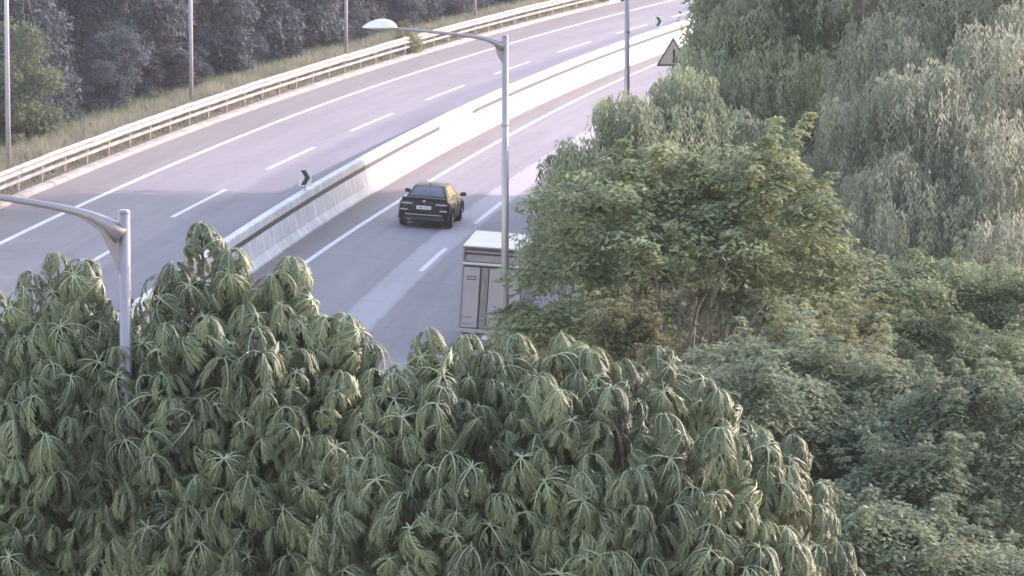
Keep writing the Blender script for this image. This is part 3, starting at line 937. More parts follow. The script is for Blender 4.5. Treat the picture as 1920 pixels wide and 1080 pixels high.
def woody(root, foot, fork, tips, r0, mat, seed, sub=2, twig=.35):
    """trunk up to the fork, limbs from the trunk to tips, each with side branches"""
    R = random.Random(seed)
    foot = Vector(foot); fork = Vector(fork)
    tp = tube_path(foot, fork, .05, 7, seed)
    MB().tube(tp, [r0 * (1.35 if i == 0 else 1) * (1 - .38 * i / 7) for i in range(8)], 9).build('trunk', mat, root, True)
    for k, tip in enumerate(tips):
        tip = Vector(tip)
        st = tp[R.randint(4, 7)]
        lp = tube_path(st, tip, R.uniform(.05, .22), 7, seed * 31 + k)
        ra = r0 * R.uniform(.32, .5)
        m = MB().tube(lp, [ra * (1 - .85 * i / 7) + .008 for i in range(8)], 6)
        for j in range(sub):
            a = lp[R.randint(3, 6)]
            d = (tip - st).normalized()
            q = a + (d * .7 + Vector((R.uniform(-1, 1), R.uniform(-1, 1), R.uniform(-.2, .9))) * .5) * min((tip - st).length * twig, 1.1) * R.uniform(.5, .9)
            m.tube(tube_path(a, q, .1, 4, seed * 57 + k * 7 + j), [ra * .42, ra * .34, ra * .25, ra * .15, .006], 5)
        m.build('limb', mat, root, True)

def spiral_leaf_tree(label, foot_xy, crown_c, crown_r, spires, seed, n_vis=300, group='trees with drooping compound leaves in front of the road', lobes=36):
    """tree whose shoots each carry stacked umbrellas of long drooping leaves"""
    R = np.random.default_rng(seed)
    fx, fy = foot_xy; fz = gz(fx, fy) - .1
    root = empty('leafy_tree', loc=(fx, fy, fz))
    tag(root, label, 'tree', group)
    c = np.array(crown_c); r = np.array(crown_r)
    # shoots: explicit tips on the skyline, the rest over the crown's surface
    tips = [np.array(s_[:3]) for s_ in spires]; lens = [s_[3] for s_ in spires]
    tries = 0
    while len(tips) < lobes + len(spires) and tries < 4000:
        tries += 1
        d = R.normal(size=3); d /= np.linalg.norm(d)
        if d[2] < -.45: continue
        p = c + d * r * R.uniform(.86, 1.05)
        if any(np.linalg.norm((p - q) * np.array([1, 1, .8])) < .52 for q in tips): continue
        if any(abs(p[0] - q[0]) < .5 and p[2] > q[2] - .1 and abs(p[1] - q[1]) < 1.2 for q, _ in zip(tips[:len(spires)], lens)): continue
        tips.append(p); lens.append(R.uniform(.9, 1.7))
    items = []   # pos, tilt, tilt azimuth, scale
    for p, ln in zip(tips, lens):
        out = (p - c) * np.array([1, 1, .2]); out /= np.linalg.norm(out) + 1e-6
        items.append((p, R.uniform(0, .25), math.atan2(out[1], out[0]), R.uniform(.85, 1.05)))
        nlev = max(2, int(ln / .19))
        for j in range(1, nlev + 1):
            rr_ = min(.13 + .115 * j, .62) * R.uniform(.85, 1.1)
            na = 2 + (1 if j > 1 else 0) + (1 if j > 3 else 0)
            a0 = R.uniform(0, 2 * PI)
            for k in range(na + 1):
                a = a0 + 2 * PI * k / (na + 1) + R.uniform(-.3, .3)
                q = p + np.array([math.cos(a) * rr_, math.sin(a) * rr_, -j * .195 + R.uniform(-.08, .08)]) - out * .05 * j
                items.append((q, R.uniform(.1, 1.0), a, R.uniform(.5, 1.3)))
    P = np.array([i[0] for i in items])
    # drop the ones buried inside the crown or too near another
    keep = []
    k_ = 8523.21 / P[:, 1]
    pxx = 960 + P[:, 0] * k_; zz = P[:, 2]
    for i in range(len(P)):
        # the crowns grow clear of the nearest lamp pole
        if 190 < pxx[i] < 276 and P[i, 1] < 53.45 and zz[i] > CAM_H - P[i, 1] * math.tan(.11374 + math.atan(95 / 8523.)): continue
        if i < len(tips): keep.append(i); continue
        rel = (P[i] - c) / r
        if np.linalg.norm(rel) < .60: continue
        if keep and np.min(np.sum((P[keep] - P[i]) ** 2, 1)) < .175 ** 2: continue
        keep.append(i)
    # nearest the camera show largest
    order = sorted(keep, key=lambda i: (P[i][1] - P[i][2] * .4))
    vis = order[:n_vis]; rest = order[n_vis:]
    az = R.uniform(0, 2 * PI, len(items))
    for i in vis:
        me = ROS[R.integers(len(ROS))][0]
        o = bpy.data.objects.new('leaf_spray', me); COL.objects.link(o); o.parent = root
        m3 = rotmats([az[i]], [items[i][1]], [items[i][2]], [items[i][3]])[0]
        m4 = Matrix(m3.tolist()).to_4x4(); m4.translation = Vector((P[i] - np.array([fx, fy, fz])).tolist())
        o.matrix_basis = m4
    # inner and far side foliage in one part
    inner = list(rest)
    Vs, Fs, Ts, Ms = [], [], [], []; off = 0
    extra = []
    for _ in range(45):
        d = R.normal(size=3); d /= np.linalg.norm(d)
        extra.append((c + d * r * R.uniform(.35, .72), R.uniform(0, .6), R.uniform(0, 6.28), R.uniform(.8, 1.1)))
    for it in [items[i] for i in inner] + extra:
        _, V, F, T, Mi = ROS[R.integers(len(ROS))]
        m3 = rotmats([R.uniform(0, 6.28)], [it[1]], [it[2]], [it[3]])[0]
        Vs.append(V @ m3.T + (it[0] - np.array([fx, fy, fz]))); Fs.append(F + off); off += len(V); Ts.append(T); Ms.append(Mi)
    me = tri_mesh('foliage', np.concatenate(Vs), np.concatenate(Fs), np.concatenate(Ts), np.concatenate(Ms))
    me.materials.append(M['leaf_fg']); me.materials.append(M['rib_fg'])
    o = link('foliage', me, None, root); o['kind'] = 'stuff'
    loc = Vector((fx, fy, fz))
    tl = [Vector((p - np.array([0, 0, .12])).tolist()) - loc for p in tips[:26]]
    woody(root, (0, 0, 0), (c[0] - fx, c[1] - fy, c[2] - fz - r[2] * .55), tl, .13, M['bark'], seed, 1, .2)
    return root

def px(pxx, pyy, D):
    v = at(pxx, pyy, D); return [v.x, v.y, v.z]

def spires(lst, D):
    return [tuple(px(a, b_ + 8, D + dd)) + (ln,) for a, b_, dd, ln in lst]

# foreground trees (crown centre from the place they take at their distance)
D1 = 54
spiral_leaf_tree('tall drooping compound leaved tree at the lower left corner, left of the nearest lamp pole', (-6.0, D1 + .3), px(70, 800, D1), (1.15, 1.5, 1.75),
    spires([(108, 470, .2, 1.3), (160, 482, -.3, 1.1), (45, 535, -.2, 1.2), (-20, 530, .3, 1.0), (188, 600, -.5, 1.0), (210, 572, .7, 1.3), (238, 600, .9, 1.2), (70, 600, -.7, 1.2)], D1), 5, 300, lobes=36)
spiral_leaf_tree('drooping compound leaved tree with three pointed tops, right of the nearest lamp pole', (-3.6, D1 - .3), px(455, 800, D1 - .6), (1.65, 1.6, 2.05),
    spires([(378, 412, .2, 1.8), (432, 462, -.2, 1.6), (325, 485, .4, 1.1), (545, 478, 0, 1.5), (296, 540, 0, 1.2), (262, 556, .9, 1.4), (285, 580, .6, 1.2), (588, 545, -.3, 1.1), (650, 585, -.4, 1.2), (395, 590, -1.0, 1.2), (480, 610, -1.1, 1.2), (690, 640, -.4, 1.0), (310, 600, -.9, 1.2)], D1 - .6), 6, 300, lobes=46)
spiral_leaf_tree('broad drooping compound leaved tree at the bottom centre of the picture', (-.45, 49.5), px(870, 880, 50), (1.35, 1.5, 1.45),
    spires([(800, 612, 0, 1.2), (868, 622, .2, 1.1), (745, 665, -.2, 1.0), (700, 740, -.3, 1.0), (920, 655, 0, 1.1), (830, 720, -.8, 1.2)], 50), 7, 300, lobes=11)
spiral_leaf_tree('spreading drooping compound leaved tree sloping down to the right at the bottom of the picture', (1.7, 50.0), px(1250, 930, 50), (1.85, 1.7, 1.75),
    spires([(965, 622, .3, 1.1), (1052, 618, .1, 1.2), (1105, 650, 0, 1.1), (1232, 642, 0, 1.3), (1285, 668, .2, 1.1), (1345, 725, 0, 1.1), (1420, 800, -.1, 1.1), (1480, 870, -.2, 1.1), (1530, 940, -.2, 1.0), (1570, 1010, -.3, 1.0), (1150, 720, -.8, 1.2), (1010, 700, -.8, 1.1)], 50), 8, 300, lobes=42)

# ---- other broadleaf crowns built of clumps
def clump_cloud(R, centers, radii, n_per, leaf, style):
    """leaflets scattered in clumps; returns V,F,tint. style: 'feather','willow','broad'"""
    C = np.repeat(centers, n_per, 0); r = np.repeat(radii, n_per)
    N = len(C)
    ct = np.repeat(R.uniform(-.15, .75, len(centers)), n_per)
    d = unit(R.normal(size=(N, 3)))
    if style == 'feather':
        # flat-topped plates of small leaflets on radiating twigs
        rad_ = R.uniform(.1, 1, N) ** .6
        az = R.integers(0, 9, N) * (2 * PI / 9) + np.repeat(R.uniform(0, 6.28, len(centers)), n_per) + R.normal(0, .10, N)
        base = C + np.stack([np.cos(az) * rad_ * r, np.sin(az) * rad_ * r, (.35 - .55 * rad_ ** 2) * r + R.normal(0, .07, N) * r], 1)
        dirn = unit(np.stack([np.cos(az + R.choice([-1, 1], N) * .9), np.sin(az + R.choice([-1, 1], N) * .9), R.uniform(-.5, .35, N)], 1))
        nrm = unit(np.stack([R.normal(0, .35, N), R.normal(0, .35, N), np.ones(N)], 1))
    elif style == 'broad':
        base = C + d * (r * R.uniform(.5, 1, N) ** .5)[:, None] * np.array([1, 1, .75])
        dirn = unit(d * .6 + R.normal(0, .6, (N, 3)) + np.array([0, 0, -.15]))
        nrm = unit(d * .7 + np.array([0, 0, .9]) + R.normal(0, .4, (N, 3)))
    L = leaf[0] * R.uniform(.7, 1.25, N); Wd = leaf[1] * R.uniform(.75, 1.25, N)
    V, F = leaflets(base, dirn, L, Wd, nrm, .2)
    return V, F, np.repeat(np.clip(ct + R.uniform(0, .4, N), 0, 1), 2)

def willow_cloud(R, starts, lens, leaf, per=.055):
    """hanging strands with leaves on both sides"""
    Vs, Ts, base, dirn, nrm, tint = [], [], [], [], [], []
    for p, ln in zip(starts, lens):
        n = max(4, int(ln / per)); a = R.uniform(0, 6.28); lean = R.uniform(.10, .45)
        u = np.linspace(0, 1, n)
        x = p[0] + math.cos(a) * lean * ln * np.sqrt(u) + R.normal(0, .012, n); y = p[1] + math.sin(a) * lean * ln * np.sqrt(u) + R.normal(0, .012, n)
        z = p[2] + .10 * ln * np.sin(PI * np.minimum(1, u * 2.2)) - ln * u ** 1.25
        b = np.stack([x, y, z], 1)
        sg = np.where(np.arange(n) % 2 == 0, 1, -1)
        sd = a + PI / 2
        d = unit(np.stack([math.cos(sd) * sg * .55 + R.normal(0, .25, n), math.sin(sd) * sg * .55 + R.normal(0, .25, n), np.full(n, -.95)], 1))
        base.append(b); dirn.append(d); nrm.append(unit(np.stack([np.full(n, math.cos(a)), np.full(n, math.sin(a)), np.full(n, .35)], 1) + R.normal(0, .25, (n, 3))))
        tint.append(R.uniform(0, .65) + R.uniform(0, .35, n))
    base = np.concatenate(base); dirn = np.concatenate(dirn); nrm = np.concatenate(nrm); N = len(base)
    V, F = leaflets(base, dirn, leaf[0] * R.uniform(.7, 1.3, N), leaf[1] * R.uniform(.7, 1.3, N), nrm, .1)
    return V, F, np.repeat(np.concatenate(tint), 2)

def lobe_points(R, lobes, n, shell=(.66, 1.14), zmin=-.5):
    """points over the surface of several lobes, outside the others"""
    C = np.array([l[0] for l in lobes]); Rr = np.array([l[1] for l in lobes])
    wgt = (Rr ** 2).sum(1); wgt = wgt / wgt.sum()
    out = []
    while len(out) < n:
        k = R.choice(len(lobes), p=wgt)
        d = R.normal(size=3); d /= np.linalg.norm(d)
        if d[2] < zmin: continue
        u = R.uniform(*shell)
        p = C[k] + d * Rr[k] * u
        q = np.linalg.norm((p - C) / Rr, axis=1); q[k] = 9
        if q.min() < .72: continue
        out.append(p)
    return np.array(out)

def make_tree(name, label, foot_xy, lobes, style, seed, mats, n, n_per, leaf, cr=.4, group=None, trunk_r=.14, limbs=10, fork=.45, bark='bark', sub=2, inner=.25, subl=8, shoots=60, fan=None):
    R = np.random.default_rng(seed)
    fx, fy = foot_xy; fz = gz(fx, fy) - .1; O = np.array([fx, fy, fz])
    root = empty(name, loc=(fx, fy, fz))
    tag(root, label, 'tree', group)
    big = list(lobes)
    for c_, r_ in lobes:
        c_ = np.array(c_); r_ = np.array(r_)
        for _ in range(subl):
            d = R.normal(size=3); d /= np.linalg.norm(d); d[2] = abs(d[2]) * .9 - .1
            big.append((c_ + d * r_ * R.uniform(.85, 1.22), r_ * R.uniform(.16, .34)))
    lobes = big
    pts = lobe_points(R, lobes, n)
    if inner:
        pin = lobe_points(R, lobes, int(n * inner), (.35, .75), -1)
        pts = np.concatenate([pts, pin])
    rad_c = R.uniform(.6, 1.2, len(pts)) * cr
    if style != 'willow':
        ex, er = [], []
        for _ in range(shoots):
            k = R.integers(len(lobes)); d = R.normal(size=3); d /= np.linalg.norm(d); d[2] = abs(d[2]) + .15
            p0 = np.array(lobes[k][0]) + d * np.array(lobes[k][1]) * .9
            up = unit(np.array([d[0] * .7, d[1] * .7, .8]) + R.normal(0, .2, 3)); ln = R.uniform(.25, .75)
            for q in range(5):
                ex.append(p0 + up * ln * q / 4); er.append(cr * (.62 - .10 * q) * R.uniform(.7, 1.1))
        pts = np.concatenate([pts, np.array(ex)]); rad_c = np.concatenate([rad_c, np.array(er)])
    if style == 'willow':
        V, F, T = willow_cloud(R, pts, R.uniform(.35, 1.3, len(pts)) * cr, leaf)
    else:
        V, F, T = clump_cloud(R, pts, rad_c, n_per, leaf, style)
    me = tri_mesh('crown', V - O, F, T)
    o = link('crown', me, M[mats], root)
    C = np.array([l[0] for l in lobes]); top = C[:, 2].max()
    cc = C.mean(0)
    zf = fz + (cc[2] - fz) * fork
    sel = [pts[R.integers(len(pts))] for _ in range(limbs)]
    tips = [Vector((cc * .25 + p * .75 - O).tolist()) for p in sel]
    woody(root, (0, 0, 0), ((cc[0] - fx) * .5, (cc[1] - fy) * .5, zf - fz), tips, trunk_r, M[bark], seed, sub)
    if fan:
        # bare front limbs rising through the open underside of the crown
        a0 = Vector(fan[0]) - Vector(O.tolist())
        for k, tp in enumerate(fan[1]):
            b0 = Vector(tp) - Vector(O.tolist())
            lp = tube_path(a0 + Vector((.05 * k, 0, -.1 * (k % 3))), b0, .10, 8, seed * 9 + k)
            m = MB().tube(lp, [.055 - .0058 * i for i in range(9)], 6)
            for j in (4, 5, 6):
                m.tube(tube_path(lp[j], lp[j] + Vector((R.uniform(-.6, .6), R.uniform(-.3, .1), R.uniform(.3, .7))), .12, 4, k * 5 + j), [.02, .017, .013, .009, .004], 5)
            m.build('limb', M['bark'], root, True)
    return root

def lb(pxx, pyy, D, rx, ry=None, rz=None):
    return (px(pxx, pyy, D), (rx, ry or rx, rz or rx * .85))

# the feathery tree in the middle right
GM = None
make_tree('feathery_tree', 'dense feathery tree with bare branches showing in its middle, partly hiding the box truck', (2.7, 74.5),
    [lb(1110, 430, 74, .95), lb(1220, 350, 75, .78), lb(1225, 430, 75, .9), lb(1325, 445, 76, 1.0), lb(1405, 345, 75, .75), lb(1445, 385, 75, .7), lb(1150, 400, 74.5, .6), lb(1450, 440, 74.5, 1.05), lb(1060, 540, 73.5, .80), lb(1505, 530, 75, .95),
     lb(1180, 490, 73.6, .95), lb(1330, 500, 73.8, .95), lb(1540, 610, 74.5, .60), lb(992, 630, 73.2, .55), lb(1050, 640, 72.8, .65), lb(1250, 460, 77.5, 1.3), lb(1420, 600, 73.5, .6), lb(1160, 600, 78.5, .8), lb(1380, 620, 78.5, .9), lb(1030, 700, 75, .8), lb(1130, 720, 77, .8), lb(1330, 720, 77.5, .8), lb(1470, 690, 76, .75)],
    'feather', 21, 'leaf_feather', 1350, 52, (.125, .056), .36, None, .13, 26, .45, 'bark_pale', 3, .06,
    fan=(px(1235, 760, 72.6), [px(1110, 560, 72.6), px(1165, 500, 72.4), px(1225, 470, 72.3), px(1290, 500, 72.3), px(1370, 480, 72.5), px(1440, 560, 72.6), px(1500, 610, 73), px(1060, 600, 72.6), px(1330, 600, 72.3)]))
make_tree('yellowing_shrub', 'small yellow green tree low behind the branches of the feathery tree', (1.9, 70.5),
    [lb(1165, 650, 71, .40), lb(1200, 700, 71, .45)], 'feather', 22, 'leaf_yellow', 110, 50, (.07, .035), .28, None, .05, 5, .4)
make_tree('yellowing_shrub', 'yellow green bushy tree at the right foot of the feathery tree', (5.0, 69),
    [lb(1530, 665, 70, .55), lb(1580, 720, 70, .55), lb(1620, 650, 71, .4)], 'feather', 23, 'leaf_yellow', 170, 55, (.07, .035), .30, None, .06, 5, .4)
# light tree at the right border
make_tree('feathery_tree', 'light feathery leaved tree at the right border of the picture below the drooping trees', (8.0, 83),
    [lb(1690, 590, 80, .75), lb(1760, 580, 81, .9), lb(1850, 580, 82, .95), lb(1940, 620, 81, 1.0), lb(1700, 680, 79, .85), lb(1800, 700, 79, 1.0), lb(1900, 720, 79, 1.0), lb(2040, 620, 83, 1.2), lb(1980, 760, 80, 1.2)],
    'feather', 24, 'leaf_feather', 1150, 55, (.085, .042), .38, None, .12, 14, .5, 'bark_pale')
# dark understorey lower right
GU = 'grey green bushy trees in the lower right'
make_tree('bushy_tree', 'grey green bushy tree between the compound leaved trees and the light tree at right', (5.5, 66),
    [lb(1500, 790, 66, 1.1), lb(1600, 760, 66, .9), lb(1620, 900, 65, 1.0), lb(1500, 950, 65, 1.2), lb(1400, 760, 67, .9)], 'feather', 25, 'leaf_under', 837, 46, (.105, .046), .36, GU, .10, 10, .4)
make_tree('bushy_tree', 'grey green bushy tree at the right border under the light feathery tree', (7.0, 64),
    [lb(1750, 880, 64, 1.2), lb(1880, 850, 64, 1.1), lb(1960, 950, 63, 1.1), lb(1800, 1050, 63, 1.2), lb(2050, 870, 66, 1.1)], 'feather', 26, 'leaf_under', 864, 46, (.105, .046), .36, GU, .10, 10, .4)
make_tree('bushy_tree', 'grey green bushy tree filling the lower right corner', (4.6, 60),
    [lb(1660, 1060, 60, .9), lb(1560, 1140, 60, 1.1), lb(1760, 1160, 60, 1.2), lb(1900, 1180, 60, 1.2), lb(1680, 960, 62, .8)], 'feather', 27, 'leaf_under', 837, 46, (.105, .046), .36, GU, .10, 10, .4)
make_tree('bushy_tree', 'grey green bushy tree deep between the feathery tree and the compound leaved trees', (1.0, 62),
    [lb(1100, 850, 63, 1.1), lb(1250, 830, 64, 1.1), lb(1400, 800, 64, 1.0), lb(950, 850, 63, 1.0), lb(1250, 950, 62, 1.2)], 'feather', 28, 'leaf_under', 756, 46, (.105, .046), .36, GU, .10, 10, .4)
make_tree('bushy_tree', 'grey green bushy tree low in the gap between the two middle compound leaved trees', (-1.4, 57.5),
    [lb(780, 930, 57, 1.1), lb(650, 960, 57, 1.0), lb(900, 1000, 56, 1.1), lb(760, 1100, 56, 1.3), lb(1000, 1080, 56, 1.1)], 'feather', 29, 'leaf_under', 648, 46, (.105, .046), .36, GU, .10, 10, .4)

# drooping trees behind
GW = 'drooping trees beside the right shoulder'
make_tree('drooping_tree', 'drooping tree leaning over the right lane beside the middle lamp post', (4.6, 106),
    [lb(1095, 315, 103, .80, None, .8), lb(1180, 225, 104, .70, None, .7), lb(1285, 195, 106, .8, None, .9), lb(1340, 270, 106, 1.1), lb(1190, 260, 104, .70, None, .8), lb(1260, 300, 105, 1.2, None, 1.4), lb(1060, 400, 102, .70), lb(1120, 460, 101, 1.1, None, 1.3), lb(1010, 480, 100.5, .45), lb(1270, 440, 104, 1.3, None, 1.4), lb(1400, 360, 106, 1.5, None, 1.6), lb(1200, 520, 103, 1.2)],
    'willow', 31, 'leaf_willow', 5200, 0, (.16, .045), .62, GW, .16, 14, .5)
make_tree('drooping_tree', 'tall drooping tree rising beyond the top of the picture right of the warning sign', (7.2, 116),
    [lb(1330, 190, 112, 1.0, None, 1.3), lb(1290, 215, 111, .8), lb(1400, 110, 114, 1.2, None, 1.6), lb(1480, 200, 113, 1.4, None, 1.7), lb(1395, 20, 116, 1.0, None, 1.4), lb(1460, -60, 117, 1.5, None, 1.7), lb(1560, 60, 116, 1.6, None, 1.9), lb(1530, 330, 112, 1.4, None, 1.6), lb(1550, -180, 118, 1.8), lb(1500, 440, 110, 1.2)],
    'willow', 32, 'leaf_willow', 6400, 0, (.17, .048), .66, GW, .20, 16, .5)
make_tree('drooping_tree', 'greyish drooping tree filling the upper right, left of the frame edge', (10.2, 112),
    [lb(1660, 160, 110, 1.4, None, 1.7), lb(1640, 300, 107, 1.4, None, 1.7), lb(1740, 250, 106, 1.3, None, 1.6), lb(1680, 420, 104, 1.2, None, 1.5), lb(1760, 60, 112, 1.6, None, 1.8), lb(1650, -40, 114, 1.5), lb(1800, 400, 105, 1.3, None, 1.5), lb(1740, -160, 115, 2.0), lb(1600, 510, 104, 1.0)],
    'willow', 33, 'leaf_willow_grey', 6200, 0, (.16, .045), .62, GW, .20, 14, .5)
make_tree('drooping_tree', 'drooping tree cut by the right border of the picture', (13.2, 112),
    [lb(1890, 180, 108, 1.5, None, 1.8), lb(1880, 340, 105, 1.4, None, 1.6), lb(1950, 80, 111, 1.7), lb(1900, -60, 113, 1.8), lb(2000, 280, 108, 1.7), lb(1900, 470, 103, 1.2), lb(2060, 100, 113, 2.2), lb(1980, -200, 115, 2.2)],
    'willow', 34, 'leaf_willow_grey', 5400, 0, (.16, .045), .62, GW, .20, 14, .5)
make_tree('round_tree', 'darker bluish green tree behind the far end of the sunlit median barrier', (9.3, 138),
    [lb(1365, 40, 136, 1.0), lb(1420, 0, 138, 1.5), lb(1385, 120, 134, 1.1), lb(1460, -120, 139, 2.2), lb(1540, 30, 138, 1.8), lb(1340, 130, 133, .7), lb(1420, 230, 134, 1.3), lb(1350, -30, 138, .7)],
    'broad', 35, 'leaf_under', 900, 38, (.17, .085), .5, None, .18, 12, .5)

# ------------------------------------------------------------------ wood on the far side, and the trees that shade the road
def far_variant(seed, mat, h=9.0, r=2.6, n=420, leaf=(.30, .15), low=.08):
    """one tree in local coordinates: list of (name, mesh) parts"""
    R = np.random.default_rng(seed)
    lobes = []
    for k in range(15):
        u = R.uniform(low, .92); a = R.uniform(0, 6.28); rr_ = r * (1 - abs(u - .42) ** 1.5) * R.uniform(.45, .75)
        lobes.append((np.array([math.cos(a) * rr_, math.sin(a) * rr_, h * u]), np.array([1, 1, .8]) * r * R.uniform(.32, .48)))
    lobes.append((np.array([0, 0, h * .8]), np.array([r * .5, r * .5, h * .16])))
    pts = lobe_points(R, lobes, n, zmin=-.7)
    V, F, T = clump_cloud(R, pts, R.uniform(.6, 1.3, len(pts)) * .55, 26, leaf, 'broad')
    out = [('crown', tri_mesh('crown', V, F, T), mat)]
    m = MB(); m.tube(tube_path((0, 0, -.2), (R.uniform(-.4, .4), R.uniform(-.4, .4), h * .85), .05, 7, seed), [.17, .15, .14, .12, .10, .07, .05, .02], 8)
    out.append(('trunk', mesh('trunk', m.V, m.F), 'bark'))
    m = MB(); rr_ = random.Random(seed)
    for k in range(9):
        l = lobes[k]; z = h * rr_.uniform(.2, .6)
        m.tube(tube_path((0, 0, z), l[0], .1, 5, seed + k), [.07, .06, .05, .04, .03, .012], 5)
    out.append(('limbs', mesh('limbs', m.V, m.F), 'bark'))
    for _, me, mt in out: me.materials.append(M[mt])
    return [(a, b_) for a, b_, _ in out]
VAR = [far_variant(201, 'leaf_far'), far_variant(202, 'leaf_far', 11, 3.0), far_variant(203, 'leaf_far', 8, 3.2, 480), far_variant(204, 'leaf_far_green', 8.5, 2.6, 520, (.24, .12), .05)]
VARN = ['woodland_tree', 'woodland_tree', 'woodland_tree', 'woodland_tree']
def place_tree(v, x, y, rz, sc, label, group, name='woodland_tree', dz=-.1):
    r = empty(name, Matrix.Translation((x, y, gz(x, y) + dz)) @ Matrix.Rotation(rz, 4, 'Z') @ Matrix.Diagonal((sc[0], sc[0], sc[1], 1)))
    tag(r, label, 'tree', group)
    for nm, me in VAR[v]:
        o = bpy.data.objects.new(nm if nm != 'limbs' else 'branches', me); COL.objects.link(o); o.parent = r
    return r
rr = random.Random(77)
GF = 'trees of the wood beyond the left guard rail'
def st_tree(s_, t, v, sc, label, **k):
    p = W(s_, t, 0)
    return place_tree(v, p[0], p[1], rr.uniform(0, 6.28), sc, label, GF, **k)
st_tree(33.5, 17.3, 3, (.60, .64), 'light green leafy tree just right of the leftmost lamp pole, nearest the guard rail')
st_tree(27, 20.5, 0, (1.0, 1.0), 'dark tree cut by the left border behind the leftmost lamp pole')
st_tree(50, 21.5, 1, (.80, 1.0), 'dark tree in shade just right of the light green leafy tree')
st_tree(56, 18.9, 2, (.50, .48), 'low dark tree behind the grass left of the second lamp pole')
st_tree(66, 19.8, 0, (.95, 1.0), 'dark tree standing behind the second lamp pole')
st_tree(77, 19.4, 2, (.75, .9), 'bushy grey green tree right of the second lamp pole')
st_tree(88, 19.8, 2, (.85, 1.0), 'broad grey green tree left of the third lamp pole')
st_tree(99, 19.6, 1, (.75, .9), 'dark tree behind the third lamp pole')
st_tree(112, 19.4, 0, (.85, 1.0), 'tree beyond the shrub that grows over the guard rail')
st_tree(126, 19.4, 2, (.75, .9), 'tree behind the farthest lamp pole')
st_tree(140, 19.4, 3, (.75, .8), 'greenish tree right of the farthest lamp pole at the top of the picture')
st_tree(155, 20.4, 0, (.85, .9), 'last tree of the wood before the road leaves the top of the picture')
for i in range(24):
    s_ = 8 + i * 6.3 + rr.uniform(-1.5, 1.5)
    o = st_tree(s_, 18.0 + rr.uniform(-.4, 1.2), rr.choice([0, 1, 2, 2]), (rr.uniform(.34, .5), rr.uniform(.20, .32)), 'low dark bush at the edge of the wood behind the verge grass', name='bush')
    o['category'] = 'bush'; o['group'] = 'low bushes along the edge of the left wood'
LB = 'dark tree deep in the wood beyond the left guard rail'
for i in range(30):
    s_ = 10 + i * 5.6
    st_tree(s_ + rr.uniform(-2, 2), 24.5 + (i % 2) * 5 + rr.uniform(-1, 1), rr.choice([0, 1, 2]), (rr.uniform(.9, 1.2), rr.uniform(1.0, 1.3)), LB)
for i in range(12):
    s_ = 175 + i * 9
    st_tree(s_, 24 + (i % 2) * 5, rr.choice([0, 1, 2]), (1.0, 1.1), 'tree along the motorway past the top of the picture')
GS = 'tall trees of the wood on the right hand side'
LS = 'tall tree of the wood behind the drooping trees, on the right'
for i, s_ in enumerate(np.arange(-26, 38, 4.6)):
    for k in range(3):
        t_ = -15.5 - k * 5.4 - (i % 2) * 2 + rr.uniform(-.8, .8)
        if s_ > 27 and k == 0: t_ -= 1.5
        if s_ < -8 and k < 2: t_ -= 16
        p = W(s_ + rr.uniform(-1, 1), t_, 0)
        if p[0] - 4.4 < .0446 * p[1]: continue
        v = rr.choice([0, 1, 2]); hs = {0: 1.95, 1: 1.6, 2: 2.15}[v] * rr.uniform(.95, 1.1)
        place_tree(v, p[0], p[1], rr.uniform(0, 6.28), (1.35, hs), LS, GS)
for Y in np.arange(60, 112, 8.0):
    X = .113 * Y + 8 + rr.uniform(-1, 1)
    place_tree(rr.choice([0, 1, 2]), X, Y, rr.uniform(0, 6.28), (.9, .8), LS, GS)

# shrub growing over the guard rail
R = np.random.default_rng(61)
pb = W(97.0, 12.75, 0)
root = empty('shrub', loc=(pb[0], pb[1], pb[2]))
tag(root, 'olive green shrub growing over the left guard rail', 'shrub')
lo = [(np.array([-.15, 0, .9]), np.array([.5, .5, .55])), (np.array([.25, .1, .65]), np.array([.45, .45, .5])), (np.array([-.3, 0, 1.45]), np.array([.38, .35, .4])), (np.array([.2, 0, .3]), np.array([.4, .4, .35]))]
pts = lobe_points(R, lo, 150, zmin=-1)
V, F, T = clump_cloud(R, pts, np.full(len(pts), .16), 26, (.09, .045), 'broad')
link('foliage', tri_mesh('foliage', V, F, T), M['leaf_yellow'], root)
m = MB()
for k in range(6):
    m.tube(tube_path((0, 0, -.05), (R.uniform(-.4, .4), R.uniform(-.2, .2), R.uniform(.7, 1.5)), .1, 4, k), [.02, .017, .013, .009, .004], 5)
m.build('stems', M['bark'], root)

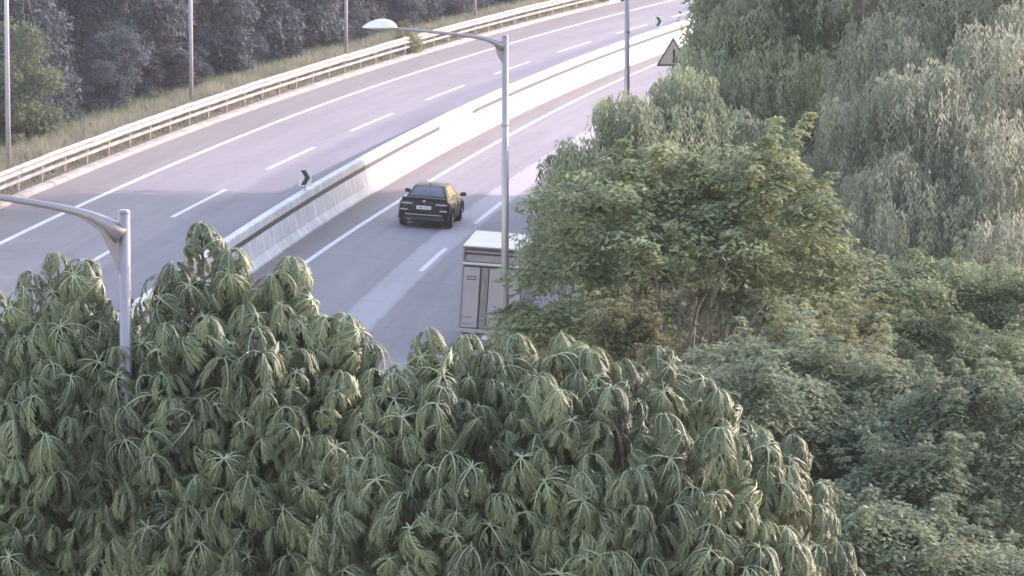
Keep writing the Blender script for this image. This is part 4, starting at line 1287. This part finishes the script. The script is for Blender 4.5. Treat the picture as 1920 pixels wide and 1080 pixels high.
# verge grass
def grass(name, label, s0, s1, t0, t1, n, h, seed, mat='grass'):
    R = np.random.default_rng(seed)
    s_ = R.uniform(s0, s1, n); t = R.uniform(t0, t1, n)
    base = W(s_, t, 0.0)
    base[:, 2] = np.maximum(ground_z(base[:, 0], base[:, 1]), 0 * base[:, 2] + np.where(t < 16.2, EX * t + G * s_ + .04, -99)) - .02
    hh = h * R.uniform(.5, 1.25, n) * np.interp(t, [t0, t0 + .5, t1], [.75, 1.0, 1.15])
    Vs = []
    for b_ in range(5):
        a = R.uniform(0, 6.28, n); ln = R.uniform(.1, .5, n) * hh
        w_ = R.uniform(.012, .03, n)
        dx = np.cos(a); dy = np.sin(a)
        o1 = base + np.stack([-dy * w_, dx * w_, 0 * w_], 1) + R.normal(0, .04, (n, 3)) * [1, 1, 0]
        o2 = o1 + np.stack([2 * dy * w_, -2 * dx * w_, 0 * w_], 1)
        tip = (o1 + o2) / 2 + np.stack([dx * ln, dy * ln, hh * R.uniform(.7, 1, n)], 1)
        Vs.append(np.stack([o1, o2, tip], 1).reshape(-1, 3))
    V = np.concatenate(Vs); F = np.arange(len(V)).reshape(-1, 3)
    o = link(name, tri_mesh(name, V, F, R.uniform(0, 1, len(F))), M[mat])
    tag(o, label, 'grass', kind='stuff')
grass('verge_grass', 'pale dry grass growing behind the left guard rail', -20, 175, 13.0, 16.0, 16000, .46, 71)
grass('verge_grass', 'low dry grass in the earth strip under the left guard rail', -20, 160, 12.55, 13.0, 1800, .13, 72)
grass('undergrowth', 'green undergrowth along the edge of the wood', 0, 175, 15.8, 19.5, 8000, .6, 73, 'leaf_far_green')
grass('slope_grass', 'grass on the slope below the right hand shoulder', -60, 60, -22, -11.8, 9000, .4, 74, 'leaf_under')

# ------------------------------------------------------------------ haze
HAZE = 0.00022
m = bpy.data.materials.new('haze'); m.use_nodes = True
hn = m.node_tree; hn.nodes.clear()
vo = hn.nodes.new('ShaderNodeVolumePrincipled'); ou = hn.nodes.new('ShaderNodeOutputMaterial')
vo.inputs['Color'].default_value = (.84, .88, 1.0, 1)
vo.inputs['Density'].default_value = HAZE
vo.inputs['Anisotropy'].default_value = 0.2
hn.links.new(vo.outputs[0], ou.inputs['Volume'])
gzs = [v.co.z for v in bpy.data.objects['ground'].data.vertices]
hb = MB().box((0, 1100, (min(gzs) - 1 + 48) / 2), (5800, 6000, 48 - min(gzs) + 1))
hz = hb.build('haze', m)
tag(hz, kind='stuff')
